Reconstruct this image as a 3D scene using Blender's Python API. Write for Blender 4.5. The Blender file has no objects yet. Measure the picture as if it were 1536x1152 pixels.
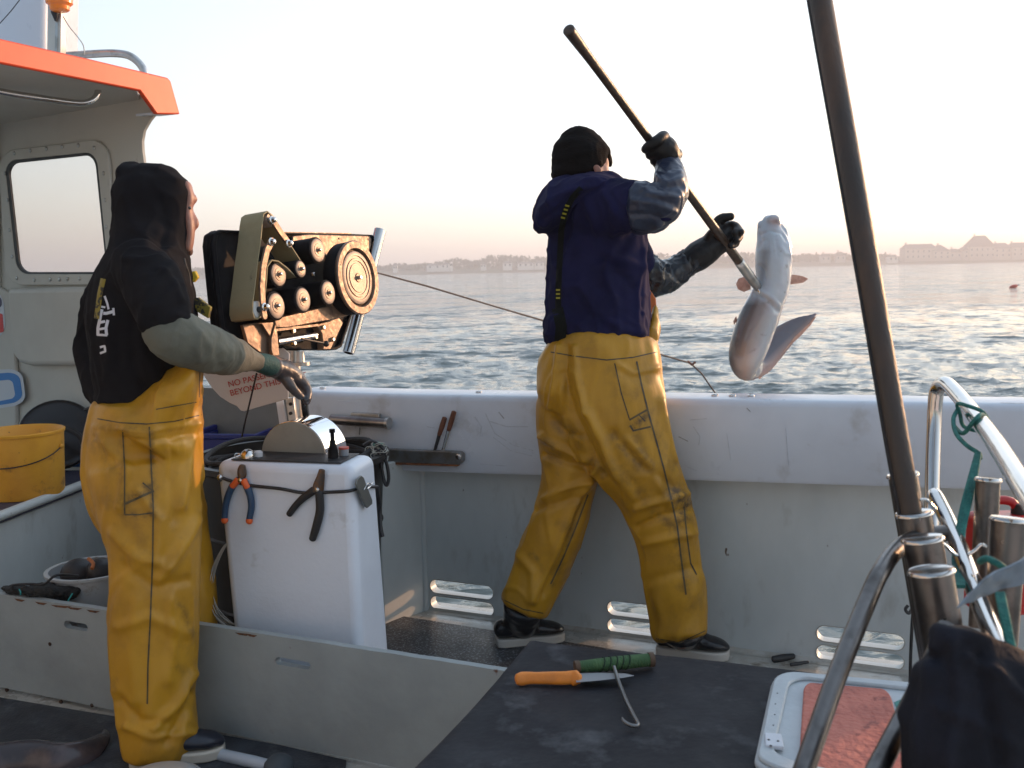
import bpy, bmesh, math, random
import numpy as np
from mathutils import Vector, Matrix, noise
from mathutils.bvhtree import BVHTree
random.seed(7); np.random.seed(7)
R = math.radians
SC = bpy.context.scene
COL = SC.collection
# ------------------------------------------------------------------ camera
FPX = 1493.0                      # focal length in photograph pixels (35 mm on a 36 mm sensor)
CX, CY = 768.0, 576.0
CAM = Vector((0, 0, 1.33))
PITCH = math.atan(172 / FPX); ROLL = 0.021
F_ = Vector((0, math.cos(PITCH), -math.sin(PITCH)))
u0 = Vector((0, math.sin(PITCH), math.cos(PITCH))); r0 = Vector((1, 0, 0))
U_ = (u0 * math.cos(ROLL) + r0 * math.sin(ROLL)).normalized()
R_ = (r0 * math.cos(ROLL) - u0 * math.sin(ROLL)).normalized()
cd = bpy.data.cameras.new('camera'); cam = bpy.data.objects.new('camera', cd); COL.objects.link(cam)
cd.sensor_width = 36; cd.lens = 35; cd.clip_start = 0.05; cd.clip_end = 9000
m = Matrix((R_, U_, -F_)).transposed().to_4x4(); m.translation = CAM
cam.matrix_world = m
SC.camera = cam
cd.dof.use_dof = True; cd.dof.focus_distance = 3.3; cd.dof.aperture_fstop = 7.0
# ------------------------------------------------------------------ light
SUN_AZ, SUN_EL = 34.0, 9.0        # azimuth from +X towards +Y
sd = Vector((math.cos(R(SUN_AZ)) * math.cos(R(SUN_EL)), math.sin(R(SUN_AZ)) * math.cos(R(SUN_EL)), math.sin(R(SUN_EL))))
w = bpy.data.worlds.new("World"); SC.world = w; w.use_nodes = True
nt = w.node_tree; nt.nodes.clear()
out = nt.nodes.new('ShaderNodeOutputWorld'); bg = nt.nodes.new('ShaderNodeBackground')
sky = nt.nodes.new('ShaderNodeTexSky'); sky.sky_type = 'NISHITA'; sky.sun_disc = False
sky.sun_elevation = R(SUN_EL); sky.sun_rotation = R(90 - SUN_AZ)
sky.air_density = 1.0; sky.dust_density = 1.6; sky.ozone_density = 1.6
bg.inputs['Strength'].default_value = 0.125
hs = nt.nodes.new('ShaderNodeHueSaturation'); hs.inputs['Saturation'].default_value = 0.78
nt.links.new(sky.outputs[0], hs.inputs['Color'])
nt.links.new(hs.outputs[0], bg.inputs[0])
# thin high haze in the sky: pale veil, brighter on the sun's side, pinkish low down
tcw = nt.nodes.new('ShaderNodeTexCoord'); dt = nt.nodes.new('ShaderNodeVectorMath'); dt.operation = 'DOT_PRODUCT'
dt.inputs[1].default_value = (math.cos(R(SUN_AZ)), math.sin(R(SUN_AZ)), 0.16); nt.links.new(tcw.outputs['Generated'], dt.inputs[0])
mr1 = nt.nodes.new('ShaderNodeMapRange'); mr1.interpolation_type = 'SMOOTHSTEP'
mr1.inputs[1].default_value = -0.75; mr1.inputs[2].default_value = 0.7; mr1.inputs[3].default_value = 0.03; mr1.inputs[4].default_value = 0.54
nt.links.new(dt.outputs['Value'], mr1.inputs[0])
sx = nt.nodes.new('ShaderNodeSeparateXYZ'); nt.links.new(tcw.outputs['Generated'], sx.inputs[0])
rp = nt.nodes.new('ShaderNodeValToRGB'); nt.links.new(sx.outputs['Z'], rp.inputs[0])
el = rp.color_ramp.elements; el[0].position = 0.0; el[0].color = (0.88, 0.75, 0.75, 1); el[1].position = 0.42; el[1].color = (0.66, 0.82, 1.0, 1)
q = el.new(0.10); q.color = (0.94, 0.88, 0.90, 1); q = el.new(0.2); q.color = (0.90, 0.95, 1.0, 1)
bg2 = nt.nodes.new('ShaderNodeBackground'); nt.links.new(rp.outputs[0], bg2.inputs[0]); nt.links.new(mr1.outputs[0], bg2.inputs[1])
ad = nt.nodes.new('ShaderNodeAddShader'); nt.links.new(bg.outputs[0], ad.inputs[0]); nt.links.new(bg2.outputs[0], ad.inputs[1])
nt.links.new(ad.outputs[0], out.inputs[0])
sl = bpy.data.lights.new('sun', 'SUN'); so = bpy.data.objects.new('sun', sl); COL.objects.link(so)
sl.energy = 2.3; sl.angle = R(0.9); sl.color = (1.0, 0.52, 0.26)
so.rotation_euler = (-sd).to_track_quat('-Z', 'Y').to_euler()
SC.view_settings.view_transform = 'Standard'; SC.view_settings.look = 'None'
SC.view_settings.exposure = 0.64; SC.view_settings.gamma = 1.0
SC.cycles.max_bounces = 8; SC.cycles.volume_bounces = 1
SC.cycles.use_denoising = True
# ------------------------------------------------------------------ pixel <-> world
def ray(px, py): return F_ + R_ * ((px - CX) / FPX) - U_ * ((py - CY) / FPX)
def U(px, py, d): return CAM + ray(px, py) * d
def G(px, py, z=0.0):
    r = ray(px, py); return CAM + r * ((z - CAM.z) / r.z)
def PLN(px, py, pt, n):
    r = ray(px, py); return CAM + r * ((pt - CAM).dot(n) / r.dot(n))
def depth(p): return (p - CAM).dot(F_)
def proj_np(co):
    d = co - np.array(CAM)
    z = d @ np.array(F_); x = d @ np.array(R_); y = d @ np.array(U_)
    return CX + FPX * x / z, CY - FPX * y / z, z
# ------------------------------------------------------------------ materials
MATS = {}
def mat(name, col, rough=0.5, metal=0.0, col2=None, nscale=6.0, nlo=0.45, nhi=0.65, bump=0.0, bscale=40.0,
        stain=None, sscale=3.0, slo=0.6, shi=0.7, coat=0.0, spec=None, stretch=None, alpha=None, sheen=0.0,
        rvar=0.0, dirt=None, trans=0.0, colattr=None, bdist=0.01, bstretch=None, speck=None, spscale=60, splo=0.68):
    if name in MATS: return MATS[name]
    M = bpy.data.materials.new(name); M.use_nodes = True; t = M.node_tree; N = t.nodes; L = t.links
    b = N['Principled BSDF']
    tc = N.new('ShaderNodeTexCoord')
    def mapped(s):
        if not s: return tc.outputs['Object']
        mp = N.new('ShaderNodeMapping'); mp.inputs['Scale'].default_value = s; L.new(tc.outputs['Object'], mp.inputs[0]); return mp.outputs[0]
    vec = mapped(stretch)
    def rng(sc, lo, hi, det=6, v=None, seed=0):
        n = N.new('ShaderNodeTexNoise'); n.inputs['Scale'].default_value = sc; n.inputs['Detail'].default_value = det
        n.inputs['Roughness'].default_value = 0.62
        L.new(v or vec, n.inputs['Vector'])
        mr = N.new('ShaderNodeMapRange'); mr.inputs[1].default_value = lo; mr.inputs[2].default_value = hi
        L.new(n.outputs['Fac'], mr.inputs[0]); return mr.outputs[0]
    def mix(fac, a, c):
        x = N.new('ShaderNodeMix'); x.data_type = 'RGBA'
        L.new(fac, x.inputs['Factor'])
        if isinstance(a, tuple): x.inputs['A'].default_value = (*a, 1)
        else: L.new(a, x.inputs['A'])
        if isinstance(c, tuple): x.inputs['B'].default_value = (*c, 1)
        else: L.new(c, x.inputs['B'])
        return x.outputs['Result']
    cur = tuple(col)
    if colattr:
        at = N.new('ShaderNodeAttribute'); at.attribute_name = colattr; cur = at.outputs['Color']
    if col2: cur = mix(rng(nscale, nlo, nhi), cur, tuple(col2))
    if stain: cur = mix(rng(sscale, slo, shi, 9), cur, tuple(stain))
    if speck: cur = mix(rng(spscale, splo, splo + 0.06, 2), cur, tuple(speck))
    if dirt:
        at = N.new('ShaderNodeAttribute'); at.attribute_name = 'dirt'
        ml = N.new('ShaderNodeMath'); ml.operation = 'MULTIPLY'
        L.new(at.outputs['Fac'], ml.inputs[0]); L.new(rng(38, 0.36, 0.6, 8), ml.inputs[1])
        cur = mix(ml.outputs[0], cur, tuple(dirt))
    if isinstance(cur, tuple): b.inputs['Base Color'].default_value = (*cur, 1)
    else: L.new(cur, b.inputs['Base Color'])
    b.inputs['Roughness'].default_value = rough; b.inputs['Metallic'].default_value = metal
    if rvar:
        r_ = rng(nscale * 1.7, 0.3, 0.7); mr = N.new('ShaderNodeMapRange')
        mr.inputs[3].default_value = max(0.02, rough - rvar); mr.inputs[4].default_value = min(1, rough + rvar)
        L.new(r_, mr.inputs[0]); L.new(mr.outputs[0], b.inputs['Roughness'])
    if coat: b.inputs['Coat Weight'].default_value = coat; b.inputs['Coat Roughness'].default_value = 0.15
    if spec is not None: b.inputs['Specular IOR Level'].default_value = spec
    if sheen: b.inputs['Sheen Weight'].default_value = sheen; b.inputs['Sheen Roughness'].default_value = 0.5
    if trans: b.inputs['Transmission Weight'].default_value = trans
    if alpha is not None: b.inputs['Alpha'].default_value = alpha
    if bump:
        n = N.new('ShaderNodeTexNoise'); n.inputs['Scale'].default_value = bscale; n.inputs['Detail'].default_value = 5
        L.new(mapped(bstretch) if bstretch else vec, n.inputs['Vector'])
        bp = N.new('ShaderNodeBump'); bp.inputs['Strength'].default_value = bump; bp.inputs['Distance'].default_value = bdist
        L.new(n.outputs['Fac'], bp.inputs['Height']); L.new(bp.outputs[0], b.inputs['Normal'])
    MATS[name] = M; return M
# ------------------------------------------------------------------ objects
ROOT = {}
def tag(o, label=None, cat=None, group=None, kind=None):
    if label: o['label'] = label
    if cat: o['category'] = cat
    if group: o['group'] = group
    if kind: o['kind'] = kind
    return o
def empty(name, loc, label, cat, group=None):
    o = bpy.data.objects.new(name, None); COL.objects.link(o); o.location = loc; o.empty_display_size = 0.1
    ROOT[o.name] = Vector(loc); return tag(o, label, cat, group)
def link(name, me, parent=None, base=None, mats=()):
    """verts in world space -> object whose origin is its base (or its thing's origin)"""
    for x in mats: me.materials.append(x)
    o = bpy.data.objects.new(name, me); COL.objects.link(o)
    n = len(me.vertices); co = np.empty(n * 3, np.float32); me.vertices.foreach_get('co', co); co = co.reshape(-1, 3)
    if parent is not None:
        loc = ROOT[parent.name]; o.parent = parent; ROOT[o.name] = loc
    else:
        if base is None and n:
            mn, mx = co.min(0), co.max(0); base = Vector(((mn[0] + mx[0]) / 2, (mn[1] + mx[1]) / 2, mn[2]))
        loc = Vector(base or (0, 0, 0)); o.location = loc; ROOT[o.name] = loc
    co = co - np.array(loc, np.float32); me.vertices.foreach_set('co', co.ravel()); me.update()
    return o
def smooth(me, flag=True):
    me.polygons.foreach_set('use_smooth', [flag] * len(me.polygons))
class MB:
    def __init__(s): s.v = []; s.f = []; s.sm = []
    def add(s, vs, fs, sm=False):
        b = len(s.v); s.v += [tuple(x) for x in vs]; s.f += [tuple(i + b for i in f) for f in fs]; s.sm += [sm] * len(fs); return s
    def hexa(s, p):   # 8 corners: bottom 0-3 (ccw), top 4-7
        return s.add(p, [(3, 2, 1, 0), (4, 5, 6, 7), (0, 1, 5, 4), (1, 2, 6, 5), (2, 3, 7, 6), (3, 0, 4, 7)])
    def box(s, c, a, b, d):  # centre, half vectors
        c, a, b, d = Vector(c), Vector(a), Vector(b), Vector(d)
        return s.hexa([c - a - b - d, c + a - b - d, c + a + b - d, c - a + b - d, c - a - b + d, c + a - b + d, c + a + b + d, c - a + b + d])
    def prism(s, pts, off):  # closed polygon pts extruded by vector
        n = len(pts); off = Vector(off)
        a = [Vector(p) for p in pts]; b = [p + off for p in a]
        return s.add(a + b, [tuple(range(n))[::-1], tuple(range(n, 2 * n))] + [(i, (i + 1) % n, n + (i + 1) % n, n + i) for i in range(n)])
    def loft(s, secs, n=18, step=6, cap=0.5, view=True, ex=2.0, up=None, close=False):
        """secs: (Vector, a, b) half-width a across the tangent as seen from the camera, half-depth b"""
        P = [Vector(x[0]) for x in secs]; A = [x[1] for x in secs]; B = [x[2] for x in secs]
        pts = []
        k = len(P)
        for i in range(k if close else k - 1):
            for j in range(step):
                t = j / step
                i0, i1, i2, i3 = ((i - 1) % k, i, (i + 1) % k, (i + 2) % k) if close else (max(i - 1, 0), i, i + 1, min(i + 2, k - 1))
                def cr(a, b, c, d): return 0.5 * ((2 * b) + (c - a) * t + (2 * a - 5 * b + 4 * c - d) * t * t + (3 * b - a - 3 * c + d) * t ** 3)
                pts.append((cr(P[i0], P[i1], P[i2], P[i3]), max(1e-5, cr(A[i0], A[i1], A[i2], A[i3])), max(1e-5, cr(B[i0], B[i1], B[i2], B[i3]))))
        if not close: pts.append((P[-1], A[-1], B[-1]))
        if cap and not close:
            def capped(p, q):
                d = (p[0] - q[0]).normalized(); r = min(p[1], p[2]) * cap * 2
                return [(p[0] + d * r * math.sin(t), p[1] * math.cos(t), p[2] * math.cos(t)) for t in (0.35, 0.7, 1.05, 1.35, 1.5)]
            pts = capped(pts[0], pts[1])[::-1] + pts + capped(pts[-1], pts[-2])
        m_ = len(pts); vs = []; prev = None
        for i, (p, a, b) in enumerate(pts):
            q0 = pts[(i - 1) % m_][0] if (close or i > 0) else p; q1 = pts[(i + 1) % m_][0] if (close or i < m_ - 1) else p
            T = (q1 - q0)
            T = T.normalized() if T.length > 1e-9 else Vector((0, 0, 1))
            V = (p - CAM).normalized() if up is None else Vector(up)
            sd_ = T.cross(V)
            if sd_.length < 0.08: sd_ = prev or Vector((1, 0, 0))
            sd_ = (sd_ - T * sd_.dot(T)).normalized()
            if prev is not None and sd_.dot(prev) < 0 and up is None and sd_.dot(prev) < -0.5: sd_ = -sd_
            prev = sd_
            dp = sd_.cross(T).normalized()
            for j in range(n):
                th = 2 * math.pi * j / n; c_, s_ = math.cos(th), math.sin(th)
                if ex != 2.0:
                    c_ = math.copysign(abs(c_) ** (2 / ex), c_); s_ = math.copysign(abs(s_) ** (2 / ex), s_)
                vs.append(p + sd_ * (a * c_) + dp * (b * s_))
        fs = []
        for i in range(m_ if close else m_ - 1):
            i2 = (i + 1) % m_
            for j in range(n): fs.append((i * n + j, i * n + (j + 1) % n, i2 * n + (j + 1) % n, i2 * n + j))
        if not close: fs += [tuple(range(n))[::-1], tuple(range((m_ - 1) * n, m_ * n))]
        return s.add(vs, fs, True)
    def tube(s, pts, r, n=14, step=1, cap=0.0, close=False):
        rr = r if isinstance(r, (list, tuple)) else [r] * len(pts)
        return s.loft([(Vector(p), x, x) for p, x in zip(pts, rr)], n=n, step=step, cap=cap, close=close)
    def lathe(s, base, axis, prof, n=32):
        """prof: (distance along axis, radius)"""
        ax = Vector(axis).normalized(); t = Vector((1, 0, 0)) if abs(ax.x) < 0.8 else Vector((0, 1, 0))
        a = ax.cross(t).normalized(); b = ax.cross(a)
        vs = []; fs = []; k = len(prof)
        for h, r in prof:
            for j in range(n):
                th = 2 * math.pi * j / n; vs.append(Vector(base) + ax * h + (a * math.cos(th) + b * math.sin(th)) * max(r, 1e-5))
        for i in range(k - 1):
            for j in range(n): fs.append((i * n + j, i * n + (j + 1) % n, (i + 1) * n + (j + 1) % n, (i + 1) * n + j))
        if prof[0][1] > 1e-4: fs.append(tuple(range(n))[::-1])
        if prof[-1][1] > 1e-4: fs.append(tuple(range((k - 1) * n, k * n)))
        return s.add(vs, fs, True)
    def ball(s, c, rx, ry=None, rz=None, n=16, frame=None):
        ry = ry or rx; rz = rz or rx; fr = frame or (Vector((1, 0, 0)), Vector((0, 1, 0)), Vector((0, 0, 1)))
        vs = []; fs = []; k = n // 2
        for i in range(k + 1):
            ph = math.pi * i / k
            for j in range(n):
                th = 2 * math.pi * j / n
                vs.append(Vector(c) + fr[0] * (rx * math.sin(ph) * math.cos(th)) + fr[1] * (ry * math.sin(ph) * math.sin(th)) + fr[2] * (rz * math.cos(ph)))
        for i in range(k):
            for j in range(n): fs.append((i * n + j, i * n + (j + 1) % n, (i + 1) * n + (j + 1) % n, (i + 1) * n + j))
        return s.add(vs, fs, True)
    def mesh(s, name, weld=1e-6):
        me = bpy.data.meshes.new(name); me.from_pydata(s.v, [], s.f)
        me.polygons.foreach_set('use_smooth', s.sm)
        bm = bmesh.new(); bm.from_mesh(me); bmesh.ops.remove_doubles(bm, verts=bm.verts, dist=2e-5)
        bmesh.ops.recalc_face_normals(bm, faces=bm.faces); bm.to_mesh(me); bm.free(); me.update()
        return me
    def build(s, name, m_, parent=None, bevel=0, seg=2, auto=True, base=None):
        me = s.mesh(name); o = link(name, me, parent, base, [m_])
        if bevel:
            b = o.modifiers.new('bevel', 'BEVEL'); b.width = bevel; b.segments = seg; b.limit_method = 'ANGLE'; b.angle_limit = R(35)
            b.harden_normals = False
            smooth(o.data); o.data.set_sharp_from_angle(angle=R(50))
        elif any(s.sm): o.data.set_sharp_from_angle(angle=R(42))
        return o
def evalmesh(o):
    dg = bpy.context.evaluated_depsgraph_get(); me = bpy.data.meshes.new_from_object(o.evaluated_get(dg)); return me
def laplace(co, ed, it, k=0.5):
    n = len(co); deg = np.bincount(ed.ravel(), minlength=n).astype(np.float64)[:, None]; deg[deg == 0] = 1
    for _ in range(it):
        s_ = np.zeros_like(co)
        for c in range(3):
            s_[:, c] = np.bincount(ed[:, 0], co[ed[:, 1], c], n) + np.bincount(ed[:, 1], co[ed[:, 0], c], n)
        co = co * (1 - k) + k * s_ / deg
    return co
def organic(mb, voxel, it=3, disp=None):
    """union of closed lofts into one continuous smooth skin; disp(co, normals)->offset along normal"""
    me = mb.mesh('tmp'); o = bpy.data.objects.new('tmp', me); COL.objects.link(o)
    r = o.modifiers.new('r', 'REMESH'); r.mode = 'VOXEL'; r.voxel_size = voxel
    me2 = evalmesh(o); bpy.data.objects.remove(o); bpy.data.meshes.remove(me)
    n = len(me2.vertices); co = np.empty(n * 3); me2.vertices.foreach_get('co', co); co = co.reshape(-1, 3)
    ed = np.empty(len(me2.edges) * 2, np.int64); me2.edges.foreach_get('vertices', ed); ed = ed.reshape(-1, 2)
    co = laplace(co, ed, it)
    me2.vertices.foreach_set('co', co.ravel()); me2.update()
    if disp:
        no = np.empty(n * 3); me2.vertices.foreach_get('normal', no); no = no.reshape(-1, 3)
        co = co + no * disp(co, no)[:, None]
        co = laplace(co, ed, 1, 0.4)
        me2.vertices.foreach_set('co', co.ravel()); me2.update()
    smooth(me2); me2.materials.clear()
    return me2
def nz(co, scale, seed=0.0, stretch=(1, 1, 1), octv=1):
    sx, sy, sz = [scale * q for q in stretch]
    f = noise.noise if octv == 1 else (lambda v: noise.fractal(v, 0.6, 2.1, octv))
    return np.array([f(Vector((x * sx + seed, y * sy + seed * 1.7, z * sz - seed))) for x, y, z in co])
def segdist(px, py, poly):
    best = np.full(len(px), 1e9)
    for (x0, y0), (x1, y1) in zip(poly[:-1], poly[1:]):
        dx, dy = x1 - x0, y1 - y0; L = dx * dx + dy * dy + 1e-9
        t = np.clip(((px - x0) * dx + (py - y0) * dy) / L, 0, 1)
        best = np.minimum(best, np.hypot(px - x0 - t * dx, py - y0 - t * dy))
    return best
def strokes(co, no, items, back=0.25):
    """folds: (polyline in photo pixels, width px, height m)"""
    px, py, z = proj_np(co); v = co - np.array(CAM); v /= np.linalg.norm(v, axis=1)[:, None]
    face = np.clip(-(no * v).sum(1) * 2.0 + back, 0, 1)
    d = np.zeros(len(co))
    for poly, wd, amp in items: d += amp * np.exp(-(segdist(px, py, poly) / wd) ** 2)
    return d * face
def paint(me, items, name='dirt', off=(0, 0, 0)):
    n = len(me.vertices); co = np.empty(n * 3); me.vertices.foreach_get('co', co); co = co.reshape(-1, 3) + np.array(off)
    px, py, z = proj_np(co); d = np.zeros(n)
    for poly, wd, amp in items: d = np.maximum(d, min(1.0, 0.95 * amp) * np.exp(-(segdist(px, py, poly) / wd) ** 2))
    a = me.attributes.new(name, 'FLOAT', 'POINT'); a.data.foreach_set('value', d.astype(np.float32))
def bvh_of(me): 
    return BVHTree.FromPolygons([v.co[:] for v in me.vertices], [p.vertices[:] for p in me.polygons])
def densify(pts, step):
    o_ = []
    for (x0, y0), (x1, y1) in zip(pts[:-1], pts[1:]):
        k = max(1, int(math.hypot(x1 - x0, y1 - y0) / step))
        o_ += [(x0 + (x1 - x0) * i / k, y0 + (y1 - y0) * i / k) for i in range(k)]
    return o_ + [pts[-1]]
def ribbon(mb, bvh, pts, wpx, lift=0.003, thick=0.003, cols=4, step=4, dflt=3.0):
    """a band laid on a surface along a path seen in the photograph"""
    P = densify(pts, step); rows = []; last = dflt
    for i, (x, y) in enumerate(P):
        a, b = P[max(i - 1, 0)], P[min(i + 1, len(P) - 1)]
        dx, dy = b[0] - a[0], b[1] - a[1]; L = math.hypot(dx, dy) or 1; nx, ny = -dy / L, dx / L
        w_ = wpx if not isinstance(wpx, (tuple, list)) else wpx[0] + (wpx[1] - wpx[0]) * i / max(1, len(P) - 1)
        row = []
        for c in range(cols + 1):
            s_ = (c / cols - 0.5) * w_; r = ray(x + nx * s_, y + ny * s_)
            h = bvh.ray_cast(CAM, r.normalized())
            row.append((r, depth(h[0]) if h[0] is not None and depth(h[0]) < last + 0.25 else None))
        ds = [q[1] for q in row if q[1] is not None]
        if ds: last = sorted(ds)[len(ds) // 2]
        rows.append([CAM + r * ((d if d is not None else last) - lift) for r, d in row])
    n = cols + 1; vs = [p for row in rows for p in row]; k = len(vs)
    vs += [p + (p - CAM).normalized() * thick for p in vs]
    fs = []
    for i in range(len(rows) - 1):
        for c in range(cols):
            q = (i * n + c, i * n + c + 1, (i + 1) * n + c + 1, (i + 1) * n + c); fs += [q, tuple(x + k for x in q[::-1])]
        fs.append((i * n, (i + 1) * n, (i + 1) * n + k, i * n + k)); fs.append(((i + 1) * n + cols, i * n + cols, i * n + cols + k, (i + 1) * n + cols + k))
    e = (len(rows) - 1) * n
    fs.append(tuple(range(cols, -1, -1)) + tuple(range(k, k + n))); fs.append(tuple(range(e, e + n)) + tuple(range(e + k + cols, e + k - 1, -1)))
    mb.add(vs, fs, True); return mb
def S(px, py, d, hw, ratio=1.0): return (U(px, py, d), hw * d / FPX, hw * d / FPX * ratio)
def text_mesh(body, size, origin, xdir, ydir, thick=0.0008, align='LEFT', space=1.0):
    c = bpy.data.curves.new('t', 'FONT'); c.body = body; c.size = size; c.extrude = thick; c.align_x = align; c.space_character = space
    o = bpy.data.objects.new('t', c); COL.objects.link(o); me = evalmesh(o); bpy.data.objects.remove(o)
    X = Vector(xdir).normalized(); Y = Vector(ydir); Y = (Y - X * Y.dot(X)).normalized(); Z = X.cross(Y)
    for v in me.vertices: v.co = Vector(origin) + X * v.co.x + Y * v.co.y + Z * v.co.z
    me.materials.clear(); return me
UP = Vector((0, 0, 1))
# ================================================================== WATER
WL = -0.72                         # water level
def make_water():
    H = CAM.z - WL
    drops = np.concatenate([np.linspace(900, 12, 760), np.geomspace(11.5, 0.9, 60)])
    rr = np.concatenate([[0.3, 1.0], H * FPX / drops])
    a1 = np.linspace(R(-36), R(36), 780); a2 = np.linspace(R(36), R(324), 60)[1:-1]
    an = np.concatenate([a1, a2]); na, nr = len(an), len(rr)
    AA, RR = np.meshgrid(an, rr); X = RR * np.sin(AA); Y = RR * np.cos(AA); Z = np.zeros_like(X)
    cell = np.gradient(rr)[:, None] * np.ones((1, na)); rng_ = np.random.RandomState(3)
    DX = np.zeros_like(X); DY = np.zeros_like(X)
    for i in range(90):
        lam = 0.15 * (10 ** rng_.rand()); th = R(100) + rng_.randn() * 0.75; k = 2 * math.pi / lam
        amp = 0.0095 * lam ** 0.75; ph = rng_.rand() * 6.28
        kx, ky = k * math.cos(th), k * math.sin(th)
        att = np.clip((lam - 0.9 * cell) / (1.1 * cell + 1e-6), 0, 1)
        arg = kx * X + ky * Y + ph
        Z += amp * att * np.cos(arg)
        DX -= amp * att * math.cos(th) * np.sin(arg) * 0.9; DY -= amp * att * math.sin(th) * np.sin(arg) * 0.9
    Z = Z * 0.42
    co = np.stack([X + DX, Y + DY, Z], -1).reshape(-1, 3)
    i = np.arange(nr - 1)[:, None] * na; j = np.arange(na)[None, :]; j2 = (j + 1) % na
    f = np.stack([i + j, i + na + j, i + na + j2, i + j2], -1).reshape(-1, 4)
    f = f[:, ::-1]
    me = bpy.data.meshes.new('water'); me.vertices.add(len(co)); me.vertices.foreach_set('co', co.astype(np.float32).ravel())
    me.loops.add(f.size); me.loops.foreach_set('vertex_index', f.ravel().astype(np.int32))
    me.polygons.add(len(f)); me.polygons.foreach_set('loop_start', np.arange(0, f.size, 4, dtype=np.int32)); me.polygons.foreach_set('loop_total', np.full(len(f), 4, np.int32))
    me.update(calc_edges=True); smooth(me)
    M = mat('sea water', (0.120, 0.150, 0.145), rough=0.07, bump=0.9, bscale=2.2, bdist=0.09, bstretch=(0.75, 1.25, 1))
    T = M.node_tree; b = T.nodes['Principled BSDF']
    old = [l for l in T.links if l.to_socket == b.inputs['Normal']][0].from_node
    n_ = T.nodes.new('ShaderNodeTexNoise'); n_.inputs['Scale'].default_value = 2.0; n_.inputs['Detail'].default_value = 8; n_.inputs['Roughness'].default_value = 0.72
    mp = T.nodes.new('ShaderNodeMapping'); mp.inputs['Scale'].default_value = (0.6, 1.4, 1); mp.inputs['Rotation'].default_value = (0, 0, 0.25)
    tc = T.nodes.new('ShaderNodeTexCoord'); T.links.new(tc.outputs['Object'], mp.inputs[0]); T.links.new(mp.outputs[0], n_.inputs['Vector'])
    sb = T.nodes.new('ShaderNodeVectorMath'); sb.operation = 'SUBTRACT'; sb.inputs[1].default_value = (0.5, 0.5, 0.5); T.links.new(n_.outputs['Color'], sb.inputs[0])
    ml = T.nodes.new('ShaderNodeVectorMath'); ml.operation = 'MULTIPLY'; ml.inputs[1].default_value = (1.5, 2.5, 0.0); T.links.new(sb.outputs[0], ml.inputs[0])
    n2 = T.nodes.new('ShaderNodeTexNoise'); n2.inputs['Scale'].default_value = 0.22; n2.inputs['Detail'].default_value = 5; n2.inputs['Roughness'].default_value = 0.68; T.links.new(mp.outputs[0], n2.inputs['Vector'])
    s2 = T.nodes.new('ShaderNodeVectorMath'); s2.operation = 'SUBTRACT'; s2.inputs[1].default_value = (0.5, 0.5, 0.5); T.links.new(n2.outputs['Color'], s2.inputs[0])
    m2 = T.nodes.new('ShaderNodeVectorMath'); m2.operation = 'MULTIPLY_ADD'; m2.inputs[1].default_value = (0.6, 1.6, 0.0); T.links.new(s2.outputs[0], m2.inputs[0]); T.links.new(ml.outputs[0], m2.inputs[2]); ml = m2
    av = T.nodes.new('ShaderNodeVectorMath'); av.operation = 'ADD'; T.links.new(ml.outputs[0], av.inputs[0]); T.links.new(old.outputs[0], av.inputs[1])
    nm = T.nodes.new('ShaderNodeVectorMath'); nm.operation = 'NORMALIZE'; T.links.new(av.outputs[0], nm.inputs[0]); T.links.new(nm.outputs[0], b.inputs['Normal'])
    b.inputs['IOR'].default_value = 1.33
    me.materials.append(M)
    o = bpy.data.objects.new('water', me); COL.objects.link(o); o.location = (0, 0, WL); tag(o, kind='structure')
make_water()
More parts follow.
